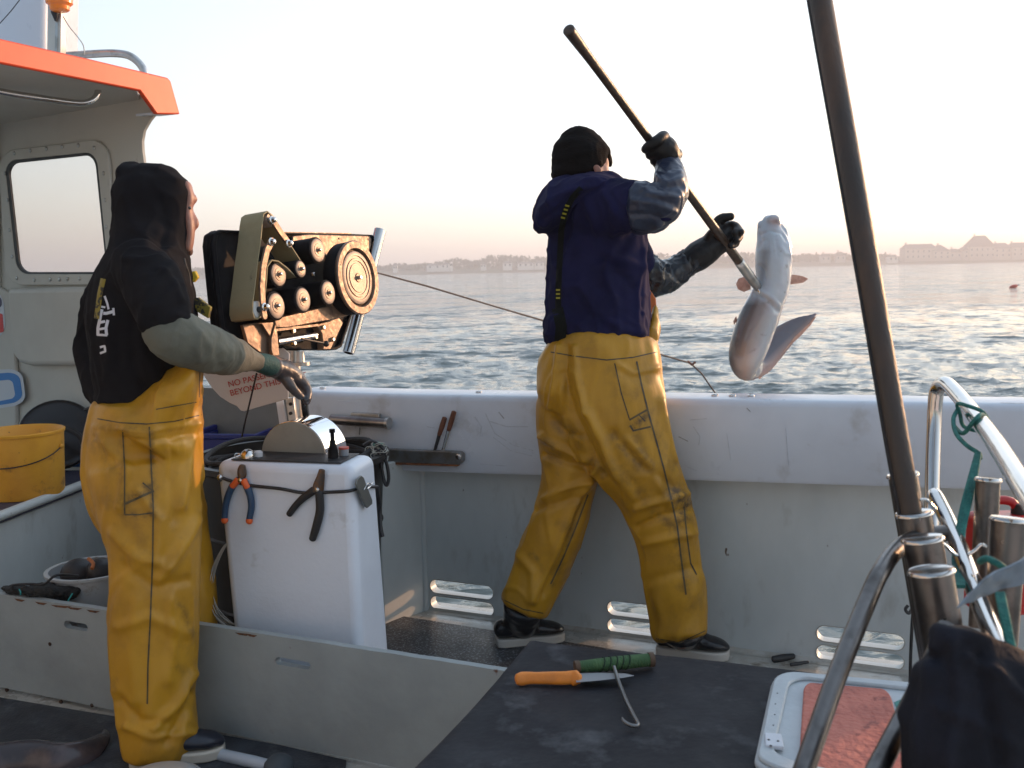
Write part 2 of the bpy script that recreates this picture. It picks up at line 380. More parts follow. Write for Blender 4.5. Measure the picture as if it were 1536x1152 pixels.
# ================================================================== SHORE
FARD = 620.0
def shore():
    # low headland rising behind a beach, one terrain sheet
    xs = np.linspace(-900, 900, 260); ys = [FARD - 25, FARD - 5, FARD + 6, FARD + 16, FARD + 40, FARD + 90, FARD + 200]
    vs = []; 
    for j, y in enumerate(ys):
        for x in xs:
            # shore recedes to the left as the bay bends away
            yy = y + 0.10 * (-x) * (x < 0) - 0.06 * x * (x > 0)
            h = [-1.2, -0.3, 0.9, 2.4, 3.5, 4.5, 3.0][j]
            h += (0 if j < 2 else 1) * (0.8 * noise.noise(Vector((x * 0.02, j * 0.7, 3))))
            vs.append((x, yy, WL + h))
    n = len(xs); fs = [(j * n + i, j * n + i + 1, (j + 1) * n + i + 1, (j + 1) * n + i) for j in range(len(ys) - 1) for i in range(n - 1)]
    me = bpy.data.meshes.new('headland'); me.from_pydata(vs, [], fs); smooth(me)
    me.materials.append(mat('shore land', (0.20, 0.17, 0.12), 0.9, col2=(0.07, 0.09, 0.04), nscale=0.05, stain=(0.10, 0.09, 0.07), sscale=0.02))
    o = bpy.data.objects.new('headland', me); COL.objects.link(o); tag(o, kind='structure')
    # wooded skyline: masses of leaf clumps, one stuff object
    V = []; Fc = []
    def top(px):   # skyline of the photograph: pixel height of the trees above the waterline
        t = [(-200, 8), (300, 20), (560, 14), (600, 18), (650, 20), (690, 26), (760, 32), (800, 27), (860, 26), (970, 28), (1010, 24), (1080, 26), (1150, 24), (1200, 22), (1250, 20), (1300, 17), (1340, 12), (1400, 13), (1536, 12), (1800, 15)]
        for (a, ha), (b, hb) in zip(t[:-1], t[1:]):
            if a <= px <= b: return ha + (hb - ha) * (px - a) / (b - a)
        return 12
    rs = random.Random(5)
    for k in range(13000):
        px = rs.uniform(-150, 1750); D = FARD + 22 + rs.random() ** 1.5 * 60
        x = (px - CX) / FPX * D
        D += 0.10 * (-x) * (x < 0) - 0.06 * x * (x > 0)
        h = 0.95 * top(px) * FARD / FPX * (0.85 + 0.22 * noise.noise(Vector((px * 0.03, 0, 1))) + 0.10 * noise.noise(Vector((px * 0.2, 0, 5))))
        z = WL + 3.0 + (h - 3.0) * rs.random() ** 0.8
        r = rs.uniform(0.9, 2.2)
        q = [Vector((rs.gauss(0, 1), rs.gauss(0, 1), rs.gauss(0, 1))).normalized() * r * (0.6 + 0.6 * rs.random()) for _ in range(4)]
        b = len(V); V += [(x + p.x, D + p.y, z + p.z) for p in q]; Fc += [(b, b + 1, b + 2), (b, b + 2, b + 3), (b, b + 3, b + 1), (b + 1, b + 3, b + 2)]
    me = bpy.data.meshes.new('trees'); me.from_pydata(V, [], Fc)
    me.materials.append(mat('far foliage', (0.09, 0.105, 0.075), 0.9, col2=(0.13, 0.13, 0.10), nscale=0.2))
    o = bpy.data.objects.new('far_woodland', me); COL.objects.link(o)
    tag(o, 'hazy band of trees along the far shore', 'woodland', kind='stuff')
shore()
def house(px, pbase, wpx, hpx, roofpx, label, wallc=(0.7, 0.68, 0.62), D=FARD + 14, hip=0.25, group='houses along the far shore', chim=True, big=False):
    x = (px - CX) / FPX * D; dD = 0.10 * (-x) * (x < 0) - 0.06 * x * (x > 0)
    k = D / FPX; W_ = wpx * k; H_ = hpx * k; Rf = roofpx * k; y = D + dD; dep = min(W_ * 0.8, 9)
    zb = WL + pbase * k; e = empty('house', (x, y, zb), label, 'house', group)
    wm = mat('render %0.2f' % wallc[0], wallc, 0.8, col2=tuple(c * 0.9 for c in wallc), nscale=1)
    MB().box((x, y, zb + H_ / 2 - 1.2), (W_ / 2, 0, 0), (0, dep / 2, 0), (0, 0, H_ / 2 + 1.2)).build('wall', wm, e)
    m_ = MB(); o_ = 0.3; ins = W_ * hip
    a = [Vector((x + sx * (W_ / 2 + o_), y + sy * (dep / 2 + o_), zb + H_)) for sx, sy in ((-1, -1), (1, -1), (1, 1), (-1, 1))]
    r1, r2 = Vector((x - W_ / 2 + ins, y, zb + H_ + Rf)), Vector((x + W_ / 2 - ins, y, zb + H_ + Rf))
    m_.add(a + [r1, r2], [(0, 1, 5, 4), (1, 2, 5), (2, 3, 4, 5), (3, 0, 4), (3, 2, 1, 0)])
    rf = m_.build('roof', mat('slate', (0.12, 0.11, 0.12), 0.7, col2=(0.17, 0.14, 0.12)), e)
    if chim:
        MB().box((r1.x + 0.4, y, zb + H_ + Rf), (0.4, 0, 0), (0, 0.4, 0), (0, 0, 1.1)).build('chimney', wm, rf)
    nw = max(2, int(W_ / 3.2)); rows = 2 if H_ > 4.5 else 1
    for r in range(rows):
        for i in range(nw):
            wx = x - W_ / 2 + W_ * (i + 0.5) / nw; wz = zb + H_ * (r + 0.5) / rows
            wf = MB().box((wx, y - dep / 2 - 0.03, wz), (0.55, 0, 0), (0, 0.06, 0), (0, 0, 0.75)).build('window', mat('window frame far', (0.6, 0.6, 0.58), 0.6), e)
            MB().box((wx, y - dep / 2 - 0.1, wz), (0.42, 0, 0), (0, 0.02, 0), (0, 0, 0.62)).build('pane', mat('far glass', (0.05, 0.06, 0.07), 0.1), wf)
    return e
house(1362, 7, 46, 15, 7, 'long block with a flat topped roof standing highest left of the two big shore houses', (0.5, 0.45, 0.4), hip=0.08)
house(1391, 7, 26, 11, 9, 'steep roofed gable end joined to the right of the long shore block', (0.52, 0.46, 0.4), hip=0.4)
house(1448, 7, 38, 16, 16, 'tallest far house, with a steep hipped roof, near the right edge of the shore', (0.5, 0.44, 0.4), hip=0.28)
house(1432, 7, 22, 12, 8, 'low wing leaning against the left side of the tallest hipped roof house', (0.5, 0.44, 0.4), hip=0.4, chim=False)
house(1477, 7, 26, 13, 8, 'plain far house just right of the tallest hipped roof house', (0.52, 0.46, 0.4), hip=0.2)
house(1502, 8, 26, 13, 7, 'far house with a level ridge, second from the right end of the shore', (0.5, 0.45, 0.4), hip=0.12)
house(1528, 8, 22, 12, 8, 'rightmost far house, cut by the edge of the picture', (0.5, 0.45, 0.4), hip=0.3)
house(1412, 7, 20, 9, 5, 'low far house filling the dip between the two big shore houses', (0.5, 0.45, 0.4), hip=0.3)
house(1229, 8, 14, 6, 4, 'small far house with a dark roof above the beach, left of the leaning pole', (0.55, 0.5, 0.45))
house(1250, 8, 14, 7, 5, 'small far house nearest the left side of the leaning pole', (0.55, 0.5, 0.45))
house(1325, 6, 14, 5, 3, 'pale low far house just right of the leaning pole', (0.8, 0.77, 0.7), D=FARD + 6)
for px, wp, hp, rp, lb in [(596, 7, 5, 4, 'tiny white gabled far house nearest the steel tube of the hauler'),
                           (655, 22, 4, 3, 'long low white far house left of the pair in front of the woods'),
                           (672, 12, 5, 3, 'white far house at the middle of the left shore with a tall chimney beside it'),
                           (681, 4, 9, 1, 'narrow white tower beside the middle houses of the left shore'),
                           (729, 8, 4, 2, 'small white far house alone in the right half of the left shore'),
                           (765, 14, 5, 3, 'pale far house standing back among trees near the standing man in blue'),
                           (792, 24, 4, 3, 'broad white far house closest to the back of the man in blue'),
                           (812, 14, 4, 3, 'white far house half hidden by the back of the man in blue'),
                           (322, 16, 5, 4, 'pale far house seen between the hooded man and the hauler')]:
    house(px, 9, wp, hp, rp, lb, (0.85, 0.83, 0.78), D=FARD + 8, chim='chimney' in lb)
def buoy():
    p = G(1520, 432, WL); e = empty('marker_buoy', p, 'small red buoy floating alone on the water at the right', 'buoy')
    k = depth(p) / FPX
    MB().ball(p + Vector((0, 0, 2 * k)), 6.5 * k, 4 * k, 3.2 * k, frame=(Vector((0.95, 0, 0.3)), Vector((0, 1, 0)), Vector((-0.3, 0, 0.95)))).build('float', mat('buoy red', (0.6, 0.06, 0.03), 0.4), e)
    MB().tube([p + Vector((5 * k, 0, 3 * k)), p + Vector((8 * k, 0, 5 * k))], 1.0 * k).build('eye', mat('buoy grey', (0.2, 0.2, 0.2), 0.5), e)
buoy()
# ================================================================== HAZE
def haze():
    b = MB().box((0, 600, 12), (2900, 0, 0), (0, 2400, 0), (0, 0, 16.0))
    o = b.build('haze', None, base=(0, 0, 0)); o.data.materials.clear()
    M = bpy.data.materials.new('haze'); M.use_nodes = True; t = M.node_tree; t.nodes.clear()
    oo = t.nodes.new('ShaderNodeOutputMaterial'); v = t.nodes.new('ShaderNodeVolumePrincipled')
    v.inputs['Color'].default_value = (0.98, 0.96, 0.96, 1); v.inputs['Density'].default_value = 0.0013; v.inputs['Anisotropy'].default_value = 0.3
    t.links.new(v.outputs[0], oo.inputs['Volume']); o.data.materials.append(M); tag(o, 'thin sea haze over the bay', 'haze', kind='stuff')
haze()
# ================================================================== DECK
W1, W2 = G(640, 915), G(1370, 1012)
WU = (W2 - W1).normalized(); WN = Vector((WU.y, -WU.x, 0))       # along the side deck, and inboard
if WN.dot(CAM - W1) < 0: WN = -WN
LEN_R = 2.6
def BW(u, z, w=0.0): return W1 + WU * u + WN * w + UP * z
def BPX(px, py, w=0.0):            # pixel -> (u, z) on the bulwark plane, w inboard
    p = PLN(px, py, W1 + WN * w, WN); return (p - W1).dot(WU), p.z
m_white = mat('white gelcoat', (0.65, 0.69, 0.755), 0.34, col2=(0.58, 0.615, 0.675), nscale=2.5, stain=(0.42, 0.41, 0.40), sscale=5, slo=0.58, shi=0.78, speck=(0.25, 0.2, 0.16), spscale=24, splo=0.77, bump=0.05, bscale=9, rvar=0.1)
M_ = m_white; m_grey = mat('grey gelcoat', (0.60, 0.635, 0.63), 0.42, col2=(0.53, 0.565, 0.56), nscale=3, stain=(0.34, 0.34, 0.31), sscale=7, slo=0.58, shi=0.80, bump=0.06, bscale=14, speck=(0.12, 0.08, 0.05), spscale=42, splo=0.745, rvar=0.1, stretch=(1, 1, 0.45))
m_deck = mat('wet deck paint', (0.46, 0.45, 0.41), 0.26, col2=(0.36, 0.33, 0.28), nscale=5, stain=(0.17, 0.13, 0.09), sscale=8, slo=0.58, shi=0.72, bump=0.1, bscale=30, rvar=0.12)
m_mat = mat('wet rubber deck mat', (0.020, 0.024, 0.030), 0.38, col2=(0.045, 0.052, 0.060), nscale=6, bump=0.6, bscale=160, bdist=0.003, speck=(0.20, 0.225, 0.25), spscale=110, splo=0.55, rvar=0.12)
m_black = mat('black rubber', (0.012, 0.013, 0.015), 0.5, col2=(0.03, 0.03, 0.034), nscale=12, bump=0.1, bscale=60)
m_steel = mat('stainless steel', (0.62, 0.60, 0.58), 0.16, metal=1.0, rvar=0.07, bump=0.02, bscale=60)
m_alu = mat('dull aluminium', (0.55, 0.55, 0.54), 0.36, metal=1.0, col2=(0.40, 0.38, 0.35), nscale=20)
m_rust = mat('rust', (0.25, 0.09, 0.03), 0.8, col2=(0.12, 0.05, 0.03), nscale=60)
deck = MB(); hull = [(-4.5, 7.0), (-4.5, -2.5), (4.5, -2.5)]
pA = BW(LEN_R + 1.0, 0, -0.1); pB = BW(-4.6, 0, -0.1)
deck.prism([Vector((pA.x, pA.y, -0.02)), Vector((pB.x, pB.y, -0.02)), Vector((-4.6, -2.0, -0.02)), Vector((pA.x + 0.2, -2.0, -0.02))], (0, 0, 0.02))
tag(deck.build('deck', m_deck, base=(0, 2, 0)), kind='structure')
# ---- bulwark
def bulwark():
    e = empty('bulwark', BW(0.8, 0, 0), 'long white side wall of the boat with thick rail and slots at its foot', 'bulwark')
    # lower wall as a curtain with stadium holes: triangulated through a curve so the ports are real openings
    ports = []
    def port(px0, px1, zc, hh):
        c0 = BPX(px0, 900)[0]; c1 = BPX(px1, 960)[0]; ports.append((c0, c1, zc, hh))
    for (a, b) in ((646, 741), (911, 1006), (1224, 1357)):
        for zc, hh in ((0.102, 0.0275), (0.036, 0.0275)):
            u_a = BPX(a, 905 if a < 900 else 940 if a < 1200 else 965)[0]; u_b = BPX(b, 905 if a < 900 else 940 if a < 1200 else 975)[0]
            ports.append((u_a, u_b, zc, hh))
    cu = bpy.data.curves.new('c', 'CURVE'); cu.dimensions = '2D'; cu.fill_mode = 'BOTH'; cu.extrude = 0.022; cu.resolution_u = 1
    def spl(pts):
        s = cu.splines.new('POLY'); s.points.add(len(pts) - 1); s.use_cyclic_u = True
        for q, (x, y) in zip(s.points, pts): q.co = (x, y, 0, 1)
    spl([(0.0, -0.03), (LEN_R, -0.03), (LEN_R, 0.70), (0.0, 0.66)])
    for a, b, zc, r in ports:
        spl([(b - r + r * math.cos(t), zc + r * math.sin(t)) for t in np.linspace(-math.pi / 2, math.pi / 2, 12)] + [(a + r + r * math.cos(t), zc + r * math.sin(t)) for t in np.linspace(math.pi / 2, 3 * math.pi / 2, 12)])
    o = bpy.data.objects.new('t', cu); COL.objects.link(o); me = evalmesh(o); bpy.data.objects.remove(o)
    for v in me.vertices: v.co = BW(v.co.x, v.co.y, v.co.z - 0.022)
    me.materials.clear(); me.update()
    link('lower_wall', me, e, mats=[m_grey])
    # bright worn rim round every port
    for a, b, zc, r in ports:
        pts = [(b - r + r * math.cos(t), zc + r * math.sin(t)) for t in np.linspace(-math.pi / 2, math.pi / 2, 10)] + [(a + r + r * math.cos(t), zc + r * math.sin(t)) for t in np.linspace(math.pi / 2, 3 * math.pi / 2, 10)]
        MB().tube([BW(x, y, 0.0015) for x, y in pts], 0.0018, n=8, close=True).build('port_rim', m_deck, e)
    # coved strip where wall meets deck
    MB().prism([BW(0, 0.002, 0.0), BW(0, 0.002, 0.035), BW(0, 0.009, 0.012), BW(0, 0.03, 0.0)], WU * LEN_R)  # (kept as shape helper)
    cv = MB().prism([BW(0, 0.001, 0.0), BW(0, 0.001, 0.022), BW(0, 0.004, 0.008), BW(0, 0.014, 0.0)], WU * LEN_R); cv.build('cove', m_deck, e)
    # rail box: section swept along the side, with a gentle sheer
    us = np.linspace(BPX(447, 600, 0.1)[0], LEN_R, 30); m_ = MB(); rings = []
    for u in us:
        zt = 0.872 + 0.024 * (u / 1.4 if u > 0 else u / 6); zb = 0.578 + 0.034 * max(0, u) - 0.0 * u
        sec = [(-0.09, zt - 0.30), (-0.09, zt - 0.015), (-0.08, zt - 0.003), (-0.06, zt)] + [(0.085, zt), (0.097, zt - 0.003), (0.106, zt - 0.011), (0.110, zt - 0.024)] + [(0.104, zb + 0.010), (0.098, zb), (0.0, zb - 0.002)]
        rings.append([BW(u, z, w_) for w_, z in sec])
    n = len(rings[0]); vs = [p for r_ in rings for p in r_]
    fs = [(i * n + j, i * n + (j + 1) % n, (i + 1) * n + (j + 1) % n, (i + 1) * n + j) for i in range(len(us) - 1) for j in range(n)]
    fs += [tuple(range(n)), tuple(range((len(us) - 1) * n, len(us) * n))[::-1]]
    m_.add(vs, fs, True); rail = m_.build('rail', m_white, e)
    rb = BVHTree.FromPolygons([v.co + ROOT[rail.name] for v in rail.data.vertices], [p.vertices[:] for p in rail.data.polygons])
    sm = mat('rubbed grey scuff', (0.50, 0.53, 0.575), 0.5, col2=(0.60, 0.64, 0.70), nscale=60); dk_ = mat('dark scrape', (0.30, 0.30, 0.31), 0.6, col2=(0.55, 0.58, 0.62), nscale=50)
    for pts, w_, mm in (([(712, 625), (722, 640), (720, 655)], 2.0, sm), ([(728, 620), (742, 650), (770, 668), (800, 676)], 1.6, sm), ([(735, 632), (760, 640), (792, 640)], 1.6, sm), ([(740, 656), (766, 676), (798, 684)], 1.3, sm),
                        ([(748, 618), (756, 628)], 1.6, dk_), ([(1040, 640), (1050, 655), (1048, 668)], 1.3, sm), ([(1018, 655), (1032, 662)], 1.2, dk_), ([(1030, 700), (1045, 706)], 1.3, sm), ([(1035, 630), (1060, 628)], 1.0, sm), ([(640, 640), (652, 642)], 1.2, sm),
                        ([(1120, 612), (1126, 618)], 1.4, dk_), ([(1256, 728), (1262, 732)], 2.0, dk_), ([(720, 696), (760, 699)], 1.2, sm), ([(1090, 650), (1096, 690)], 1.2, sm), ([(1178, 640), (1183, 700)], 1.1, sm), ([(505, 600), (540, 603)], 1.2, sm), ([(1500, 604), (1536, 605)], 1.2, dk_)):
        ribbon(m2_ := MB(), rb, pts, w_, lift=.0012, thick=.0008, cols=1, step=5, dflt=3.5).build('scuff_mark', mm, rail)
    # outer hull skin
    MB().hexa([BW(-4.4, -1.3, -0.16), BW(LEN_R + 1, -1.3, -0.16), BW(LEN_R + 1, -1.3, -0.06), BW(-4.4, -1.3, -0.06), BW(-4.4, -0.03, -0.11), BW(LEN_R + 1, -0.03, -0.11), BW(LEN_R + 1, -0.03, -0.0446), BW(-4.4, -0.03, -0.0446)]).build('hull_side', m_white, e)
    # inner bulkhead left of the first ports, turned slightly inboard, running forward
    A = W1.copy(); B = G(577, 940); Cc = B + (-WU) * 1.25 + WN * 0.04
    for P, Q in ((A, B), (B, Cc)):
        d = (Q - P).normalized(); nn = Vector((d.y, -d.x, 0)); nn = nn if nn.dot(CAM - P) > 0 else -nn
        MB().box((P + Q) / 2 + UP * 0.30 - nn * 0.012, (Q - P) / 2, nn * 0.012, UP * 0.32).build('inner_panel', mat('grey gelcoat', None), e, bevel=0.004)
    ue = BPX(447, 600, 0.1)[0] - 0.004
    ul = BPX(235, 600, -0.03)[0]
    MB().hexa([BW(ul, 0.0, -0.06), BW(ue, 0.0, -0.06), BW(ue, 0.0, -0.03), BW(ul, 0.0, -0.03), BW(ul, 0.85, -0.06), BW(ue, 0.85, -0.06), BW(ue, 0.85, -0.03), BW(ul, 0.85, -0.03)]).build('forward_panel', mat('grey panel with painted shade', (0.20, 0.205, 0.20), 0.5, col2=(0.16, 0.165, 0.16), nscale=3), e)  # cast shade is put into this panel's darker grey
    MB().tube([A + WN * 0.004 + UP * z for z in (0.0, 0.3, 0.6)], 0.012, n=12).build('corner_bead', mat('grey gelcoat', None), e)
    # unseen wall behind the camera, added to block low sky light
    q = [Vector((-3.6, -1.25, 0)), Vector((3.4, -1.45, 0))]
    MB().box((-0.1, -1.35, 0.46), (3.6, -0.1, 0), (0.002, 0.06, 0), (0, 0, 0.46)).build('unseen_shade_wall', m_white, e, bevel=0.01)
    # bit of fittings on the rail top
    for px, w_ in ((715 * 0 + 489, 0.0), (1100, 0.0), (1128, 0.0), (1074, 0.0), (722, 0.0)):
        p = PLN(px, 590, BW(0, 0.885, -0.0), Vector((0, 0, 1)))
        u = (PLN(px, 600, W1, WN) - W1).dot(WU)
        MB().lathe(BW(u, 0.872 + 0.017 * max(u, 0) + 0.001, 0.02), UP, [(0, 0.012), (0.004, 0.012), (0.007, 0.008)], n=12).build('rail_screw', m_steel, e)
    return e
bulw = bulwark()
def deck_mats():
    p = [G(600, 940), G(775, 950), G(1000, 985), G(820, 1080), G(560, 1010)]
    a = BW(0.0, 0.003, 0.11) - WU * 0.22; b = BW(1.9, 0.003, 0.20)
    c_ = b + WN * 0.62; d_ = a + WN * 0.62
    m_ = MB().prism([Vector(q) for q in (a, b, c_, d_)], (0, 0, 0.008)); o = m_.build('deck_mat', m_mat, bevel=0.003)
    tag(o, 'wet speckled dark rubber mat along the foot of the side wall', 'deck mat', 'rubber mats on the deck')
    q = [G(-300, 1002), G(0, 1050), G(180, 1080), G(420, 1122), G(520, 1145), G(500, 1300), G(-300, 1300)]
    q = [Vector((x.x, x.y, 0.003)) for x in q]
    o = MB().prism(q, (0, 0, 0.008)).build('deck_mat', mat('blotched blue black deck', (0.018, 0.022, 0.030), 0.5, col2=(0.05, 0.06, 0.075), nscale=5, stain=(0.10, 0.115, 0.13), sscale=11, slo=.56, shi=.72, bump=.5, bscale=120, bdist=.003, rvar=.15), bevel=0.003)
    tag(o, 'dark rubber mat in front of the near board, under the hooded man', 'deck mat', 'rubber mats on the deck')
deck_mats()
# ================================================================== WHEELHOUSE
m_cream = mat('cream gelcoat', (0.58, 0.565, 0.51), 0.45, col2=(0.52, 0.50, 0.45), nscale=2, stain=(0.20, 0.17, 0.12), sscale=6, slo=0.68, shi=0.8, bump=0.05, bscale=20, speck=(0.1, 0.06, 0.04), spscale=30, splo=0.78)
m_orange = mat('orange paint', (0.74, 0.075, 0.018), 0.45, col2=(0.64, 0.065, 0.016), nscale=5, stain=(0.5, 0.12, 0.06), sscale=8, slo=0.66, shi=0.8, bump=0.05, bscale=20)
CP = PLN(0, 400, U(0, 400, 5.05), Vector((0, 1, 0)))
ca, cb = U(0, 400, 4.93), U(190, 400, 4.38); cdir = Vector((cb.x - ca.x, cb.y - ca.y, 0)).normalized(); cn = Vector((cdir.y, -cdir.x, 0))
if cn.dot(CAM - ca) < 0: cn = -cn
def CW(px, py, w=0.0): return PLN(px, py, ca + cn * w, cn)
def rrect(x0, y0, x1, y1, r, k=6, quad=None):
    """rounded rectangle in pixels, corners of quad: tl, tr, br, bl"""
    o_ = []
    for (cx, cy, a0) in ((x0 + r, y0 + r, 180), (x1 - r, y0 + r, 270), (x1 - r, y1 - r, 0), (x0 + r, y1 - r, 90)):
        for i in range(k + 1):
            a = R(a0 + 90 * i / k); o_.append((cx + r * math.cos(a), cy + r * math.sin(a)))
    if quad:
        res = []
        for x, y in o_:
            u = (x - x0) / (x1 - x0); v = (y - y0) / (y1 - y0)
            tl, tr, br, bl = quad
            res.append(((tl[0] * (1 - u) + tr[0] * u) * (1 - v) + (bl[0] * (1 - u) + br[0] * u) * v, (tl[1] * (1 - u) + tr[1] * u) * (1 - v) + (bl[1] * (1 - u) + br[1] * u) * v))
        return res
    return o_
def ring_prism(mb, outer, inner, off):
    n = len(outer); off = Vector(off)
    vs = [Vector(p) for p in outer] + [Vector(p) for p in inner]; vs += [p + off for p in vs]
    fs = []
    for i in range(n):
        j = (i + 1) % n
        fs += [(i, j, n + j, n + i), (2 * n + j, 2 * n + i, 3 * n + i, 3 * n + j), (j, i, 2 * n + i, 2 * n + j), (n + i, n + j, 3 * n + j, 3 * n + i)]
    return mb.add(vs, fs)
def wheelhouse():
    e = empty('wheelhouse', (ca.x, ca.y, 0), 'cream wheelhouse end with a rounded window under an orange edged roof', 'wheelhouse')
    # side wall as an outline with a window hole
    outer = [(-120, 60), (60, 60), (232, 120), (232, 172), (224, 182), (216, 196), (213, 212), (214, 228), (217, 250), (222, 300), (228, 420), (228, 880), (-120, 930)]
    hole = rrect(0, 0, 1, 1, 0.14, quad=((5, 231), (153, 214), (172, 420), (21, 421)))
    fb = ca; zt = []
    def uv(p): q = CW(*p); return ((q - ca).dot(cdir), min(q.z, 2.098))
    cu = bpy.data.curves.new('c', 'CURVE'); cu.dimensions = '2D'; cu.fill_mode = 'BOTH'; cu.extrude = 0.006
    for pts in ([uv(p) for p in outer], [uv(p) for p in hole]):
        s = cu.splines.new('POLY'); s.points.add(len(pts) - 1); s.use_cyclic_u = True
        for q, (x, y) in zip(s.points, pts): q.co = (x, y, 0, 1)
    o = bpy.data.objects.new('t', cu); COL.objects.link(o); me = evalmesh(o); bpy.data.objects.remove(o)
    for v in me.vertices: v.co = ca + cdir * v.co.x + UP * (v.co.y - ca.z) + cn * (v.co.z - 0.006)
    me.materials.clear(); link('wall', me, e, mats=[m_cream])
    # window: bolted frame, black gasket, salt-hazed pane
    A = [CW(*p, 0.002) for p in rrect(0, 0, 1, 1, 0.15, quad=((1, 228), (165, 208), (181, 427), (14, 428)))]
    B = [CW(*p, 0.002) for p in rrect(0, 0, 1, 1, 0.12, quad=((11, 242), (149, 228), (167, 411), (30, 411)))]
    Cc = [CW(*p, 0.004) for p in rrect(0, 0, 1, 1, 0.11, quad=((15, 246), (145, 232), (163, 408), (33, 408)))]
    w_ = ring_prism(MB(), A, B, cn * 0.016).build('window', m_cream, e, bevel=0.004)
    ring_prism(MB(), [p + cn * 0.004 for p in B], Cc, cn * 0.010).build('gasket', m_black, w_)
    gm = mat('salted glass', (0.75, 0.77, 0.80), 0.12, alpha=0.16)
    MB().prism([p - cn * 0.002 for p in Cc], cn * 0.004).build('pane', gm, w_)
    for px, py in [(22, 230), (46, 226), (70, 223), (94, 220), (118, 218), (142, 222), (156, 260), (158, 300), (160, 340), (163, 380), (8, 260), (12, 300), (15, 345), (19, 385), (26, 417), (52, 420), (76, 419), (90, 419), (102, 418), (120, 418), (150, 417)]:
        MB().lathe(CW(px, py, 0.017), cn, [(0, 0.0095), (0.004, 0.0095), (0.007, 0.005)], n=10).build('window_screw', m_alu, w_)
    # swelling moulded under the window
    q = [CW(px, py, 0.0) for px, py in [(24, 432), (230, 428), (230, 546), (60, 548), (42, 543), (32, 530)]]
    MB().prism(q, cn * 0.05).build('moulding', m_cream, e, bevel=0.028, seg=4)
    # left stile in front
    q = [CW(px, py, 0.0) for px, py in [(-120, 190), (0, 180), (3, 430), (22, 440), (30, 560), (30, 720), (-120, 740)]]
    MB().prism(q, cn * 0.022).build('stile', m_cream, e, bevel=0.008)
    # roof: slab with sloping orange fascia
    zr = 2.10
    f0 = G(-120, 68, zr); f1 = G(205, 137, zr)
    def FP(px, py, off=0.0):   # fascia plane through f0, f1
        d = (f1 - f0).normalized(); n_ = Vector((d.y, -d.x, 0)); n_ = n_ if n_.dot(CAM - f0) > 0 else -n_
        return PLN(px, py, f0 + n_ * off, n_), n_
    pts = [(-120, 30), (0, 60), (120, 87), (225, 112), (246, 117), (251, 122), (265, 172), (230, 172), (205, 137), (0, 97), (-120, 72)]
    P = [FP(*p, 0.10)[0] for p in pts]; n_ = FP(0, 0)[1]
    MB().prism([p + n_ * 0.0 for p in P], n_ * 0.02).build('fascia', m_orange, e, bevel=0.006)
    back = -n_ * 2.3
    # underside and top
    a, b = P[10], P[8]; wc = Vector((cb.x, cb.y, b.z)) + cdir * 0.16; MB().prism([a - n_ * 0.002, b - n_ * 0.002, wc, wc - cdir * 3.2], UP * 0.035).build('roof_lining', m_cream, e)
    a, b, c_ = P[0] - UP * 0.01, P[3] - UP * 0.01, P[4] - UP * 0.01
    MB().prism([a - n_ * 0.002, b - n_ * 0.002, c_ - n_ * 0.002, c_ + back, a + back], -UP * 0.03).build('roof_top', m_white, e, bevel=0.005)
    a, b, c_ = P[8], P[7], P[6]
    MB().prism([b - n_ * 0.002, c_ - n_ * 0.002, c_ + back * 0.04, b + back * 0.04], UP * 0.01).build('roof_corner', m_white, e)
    MB().box((-2.75, 0.9, 1.03), (0.03, 0, 0), (0, 2.4, 0), (0, 0, 1.03)).build('unseen_shade_bulkhead', m_cream, e)  # unseen wall out at the left, added to block sky light
    MB().box((-3.4, 0.9, 2.12), (1.0, 0, 0), (0, 2.4, 0), (0, 0, 0.02)).build('unseen_shade_roof', m_white, e)  # unseen roof over that wall, added to cut the sky as well
    # tube under the roof
    t = [U(-60, 122, 3.75), U(0, 137, 3.8), U(60, 147, 3.86), U(110, 154, 3.92), U(130, 154, 3.94), U(142, 148, 3.96), U(147, 138, 3.97), U(147, 122, 3.98)]
    g = MB().tube([Vector(p) for p in t], 0.0125, step=4).build('grab_rail', m_steel, e)
    MB().lathe(t[-1] - UP * 0.02, UP, [(0, 0.028), (0.01, 0.028), (0.012, 0.02)], n=16).build('flange', m_alu, g)
    # rail hoop on top of the roof
    t = [U(70, 85, 4.3), U(110, 83, 4.3), U(140, 81, 4.3), U(170, 80, 4.3), U(192, 83, 4.3), U(207, 93, 4.3), U(216, 106, 4.3), U(218, 118, 4.3)]
    MB().tube(t, 0.0165, step=4).build('roof_rail', m_alu, e)
    # mast foot: white locker and aluminium channel
    c0, c1, c2, c3 = U(-60, 95, 4.25), U(66, 95, 4.25), U(68, -40, 4.25), U(-60, -40, 4.25)
    MB().prism([c0, c1, c2, c3], Vector((0, 0.35, 0))).build('roof_locker', m_white, e, bevel=0.02)
    c0, c1, c2, c3 = U(70, 92, 4.1), U(91, 92, 4.1), U(93, -40, 4.1), U(72, -40, 4.1)
    mast = MB().prism([c0, c1, c2, c3], Vector((0, 0.05, 0))).build('mast', mat('warm aluminium', (0.62, 0.58, 0.52), 0.35, metal=0.7, bump=0.1), e, bevel=0.004)
    MB().prism([U(82, 90, 4.095), U(86, 90, 4.095), U(87, 34, 4.095), U(83, 34, 4.095)], Vector((0, 0.012, 0))).build('channel', m_alu, mast)
    MB().lathe(U(83, 24, 4.09), UP, [(-0.02, 0.004), (0.0, 0.011), (0.012, 0.016), (0.02, 0.016)], n=12).build('clip', m_black, mast)
    lb = U(90, 17, 4.06)
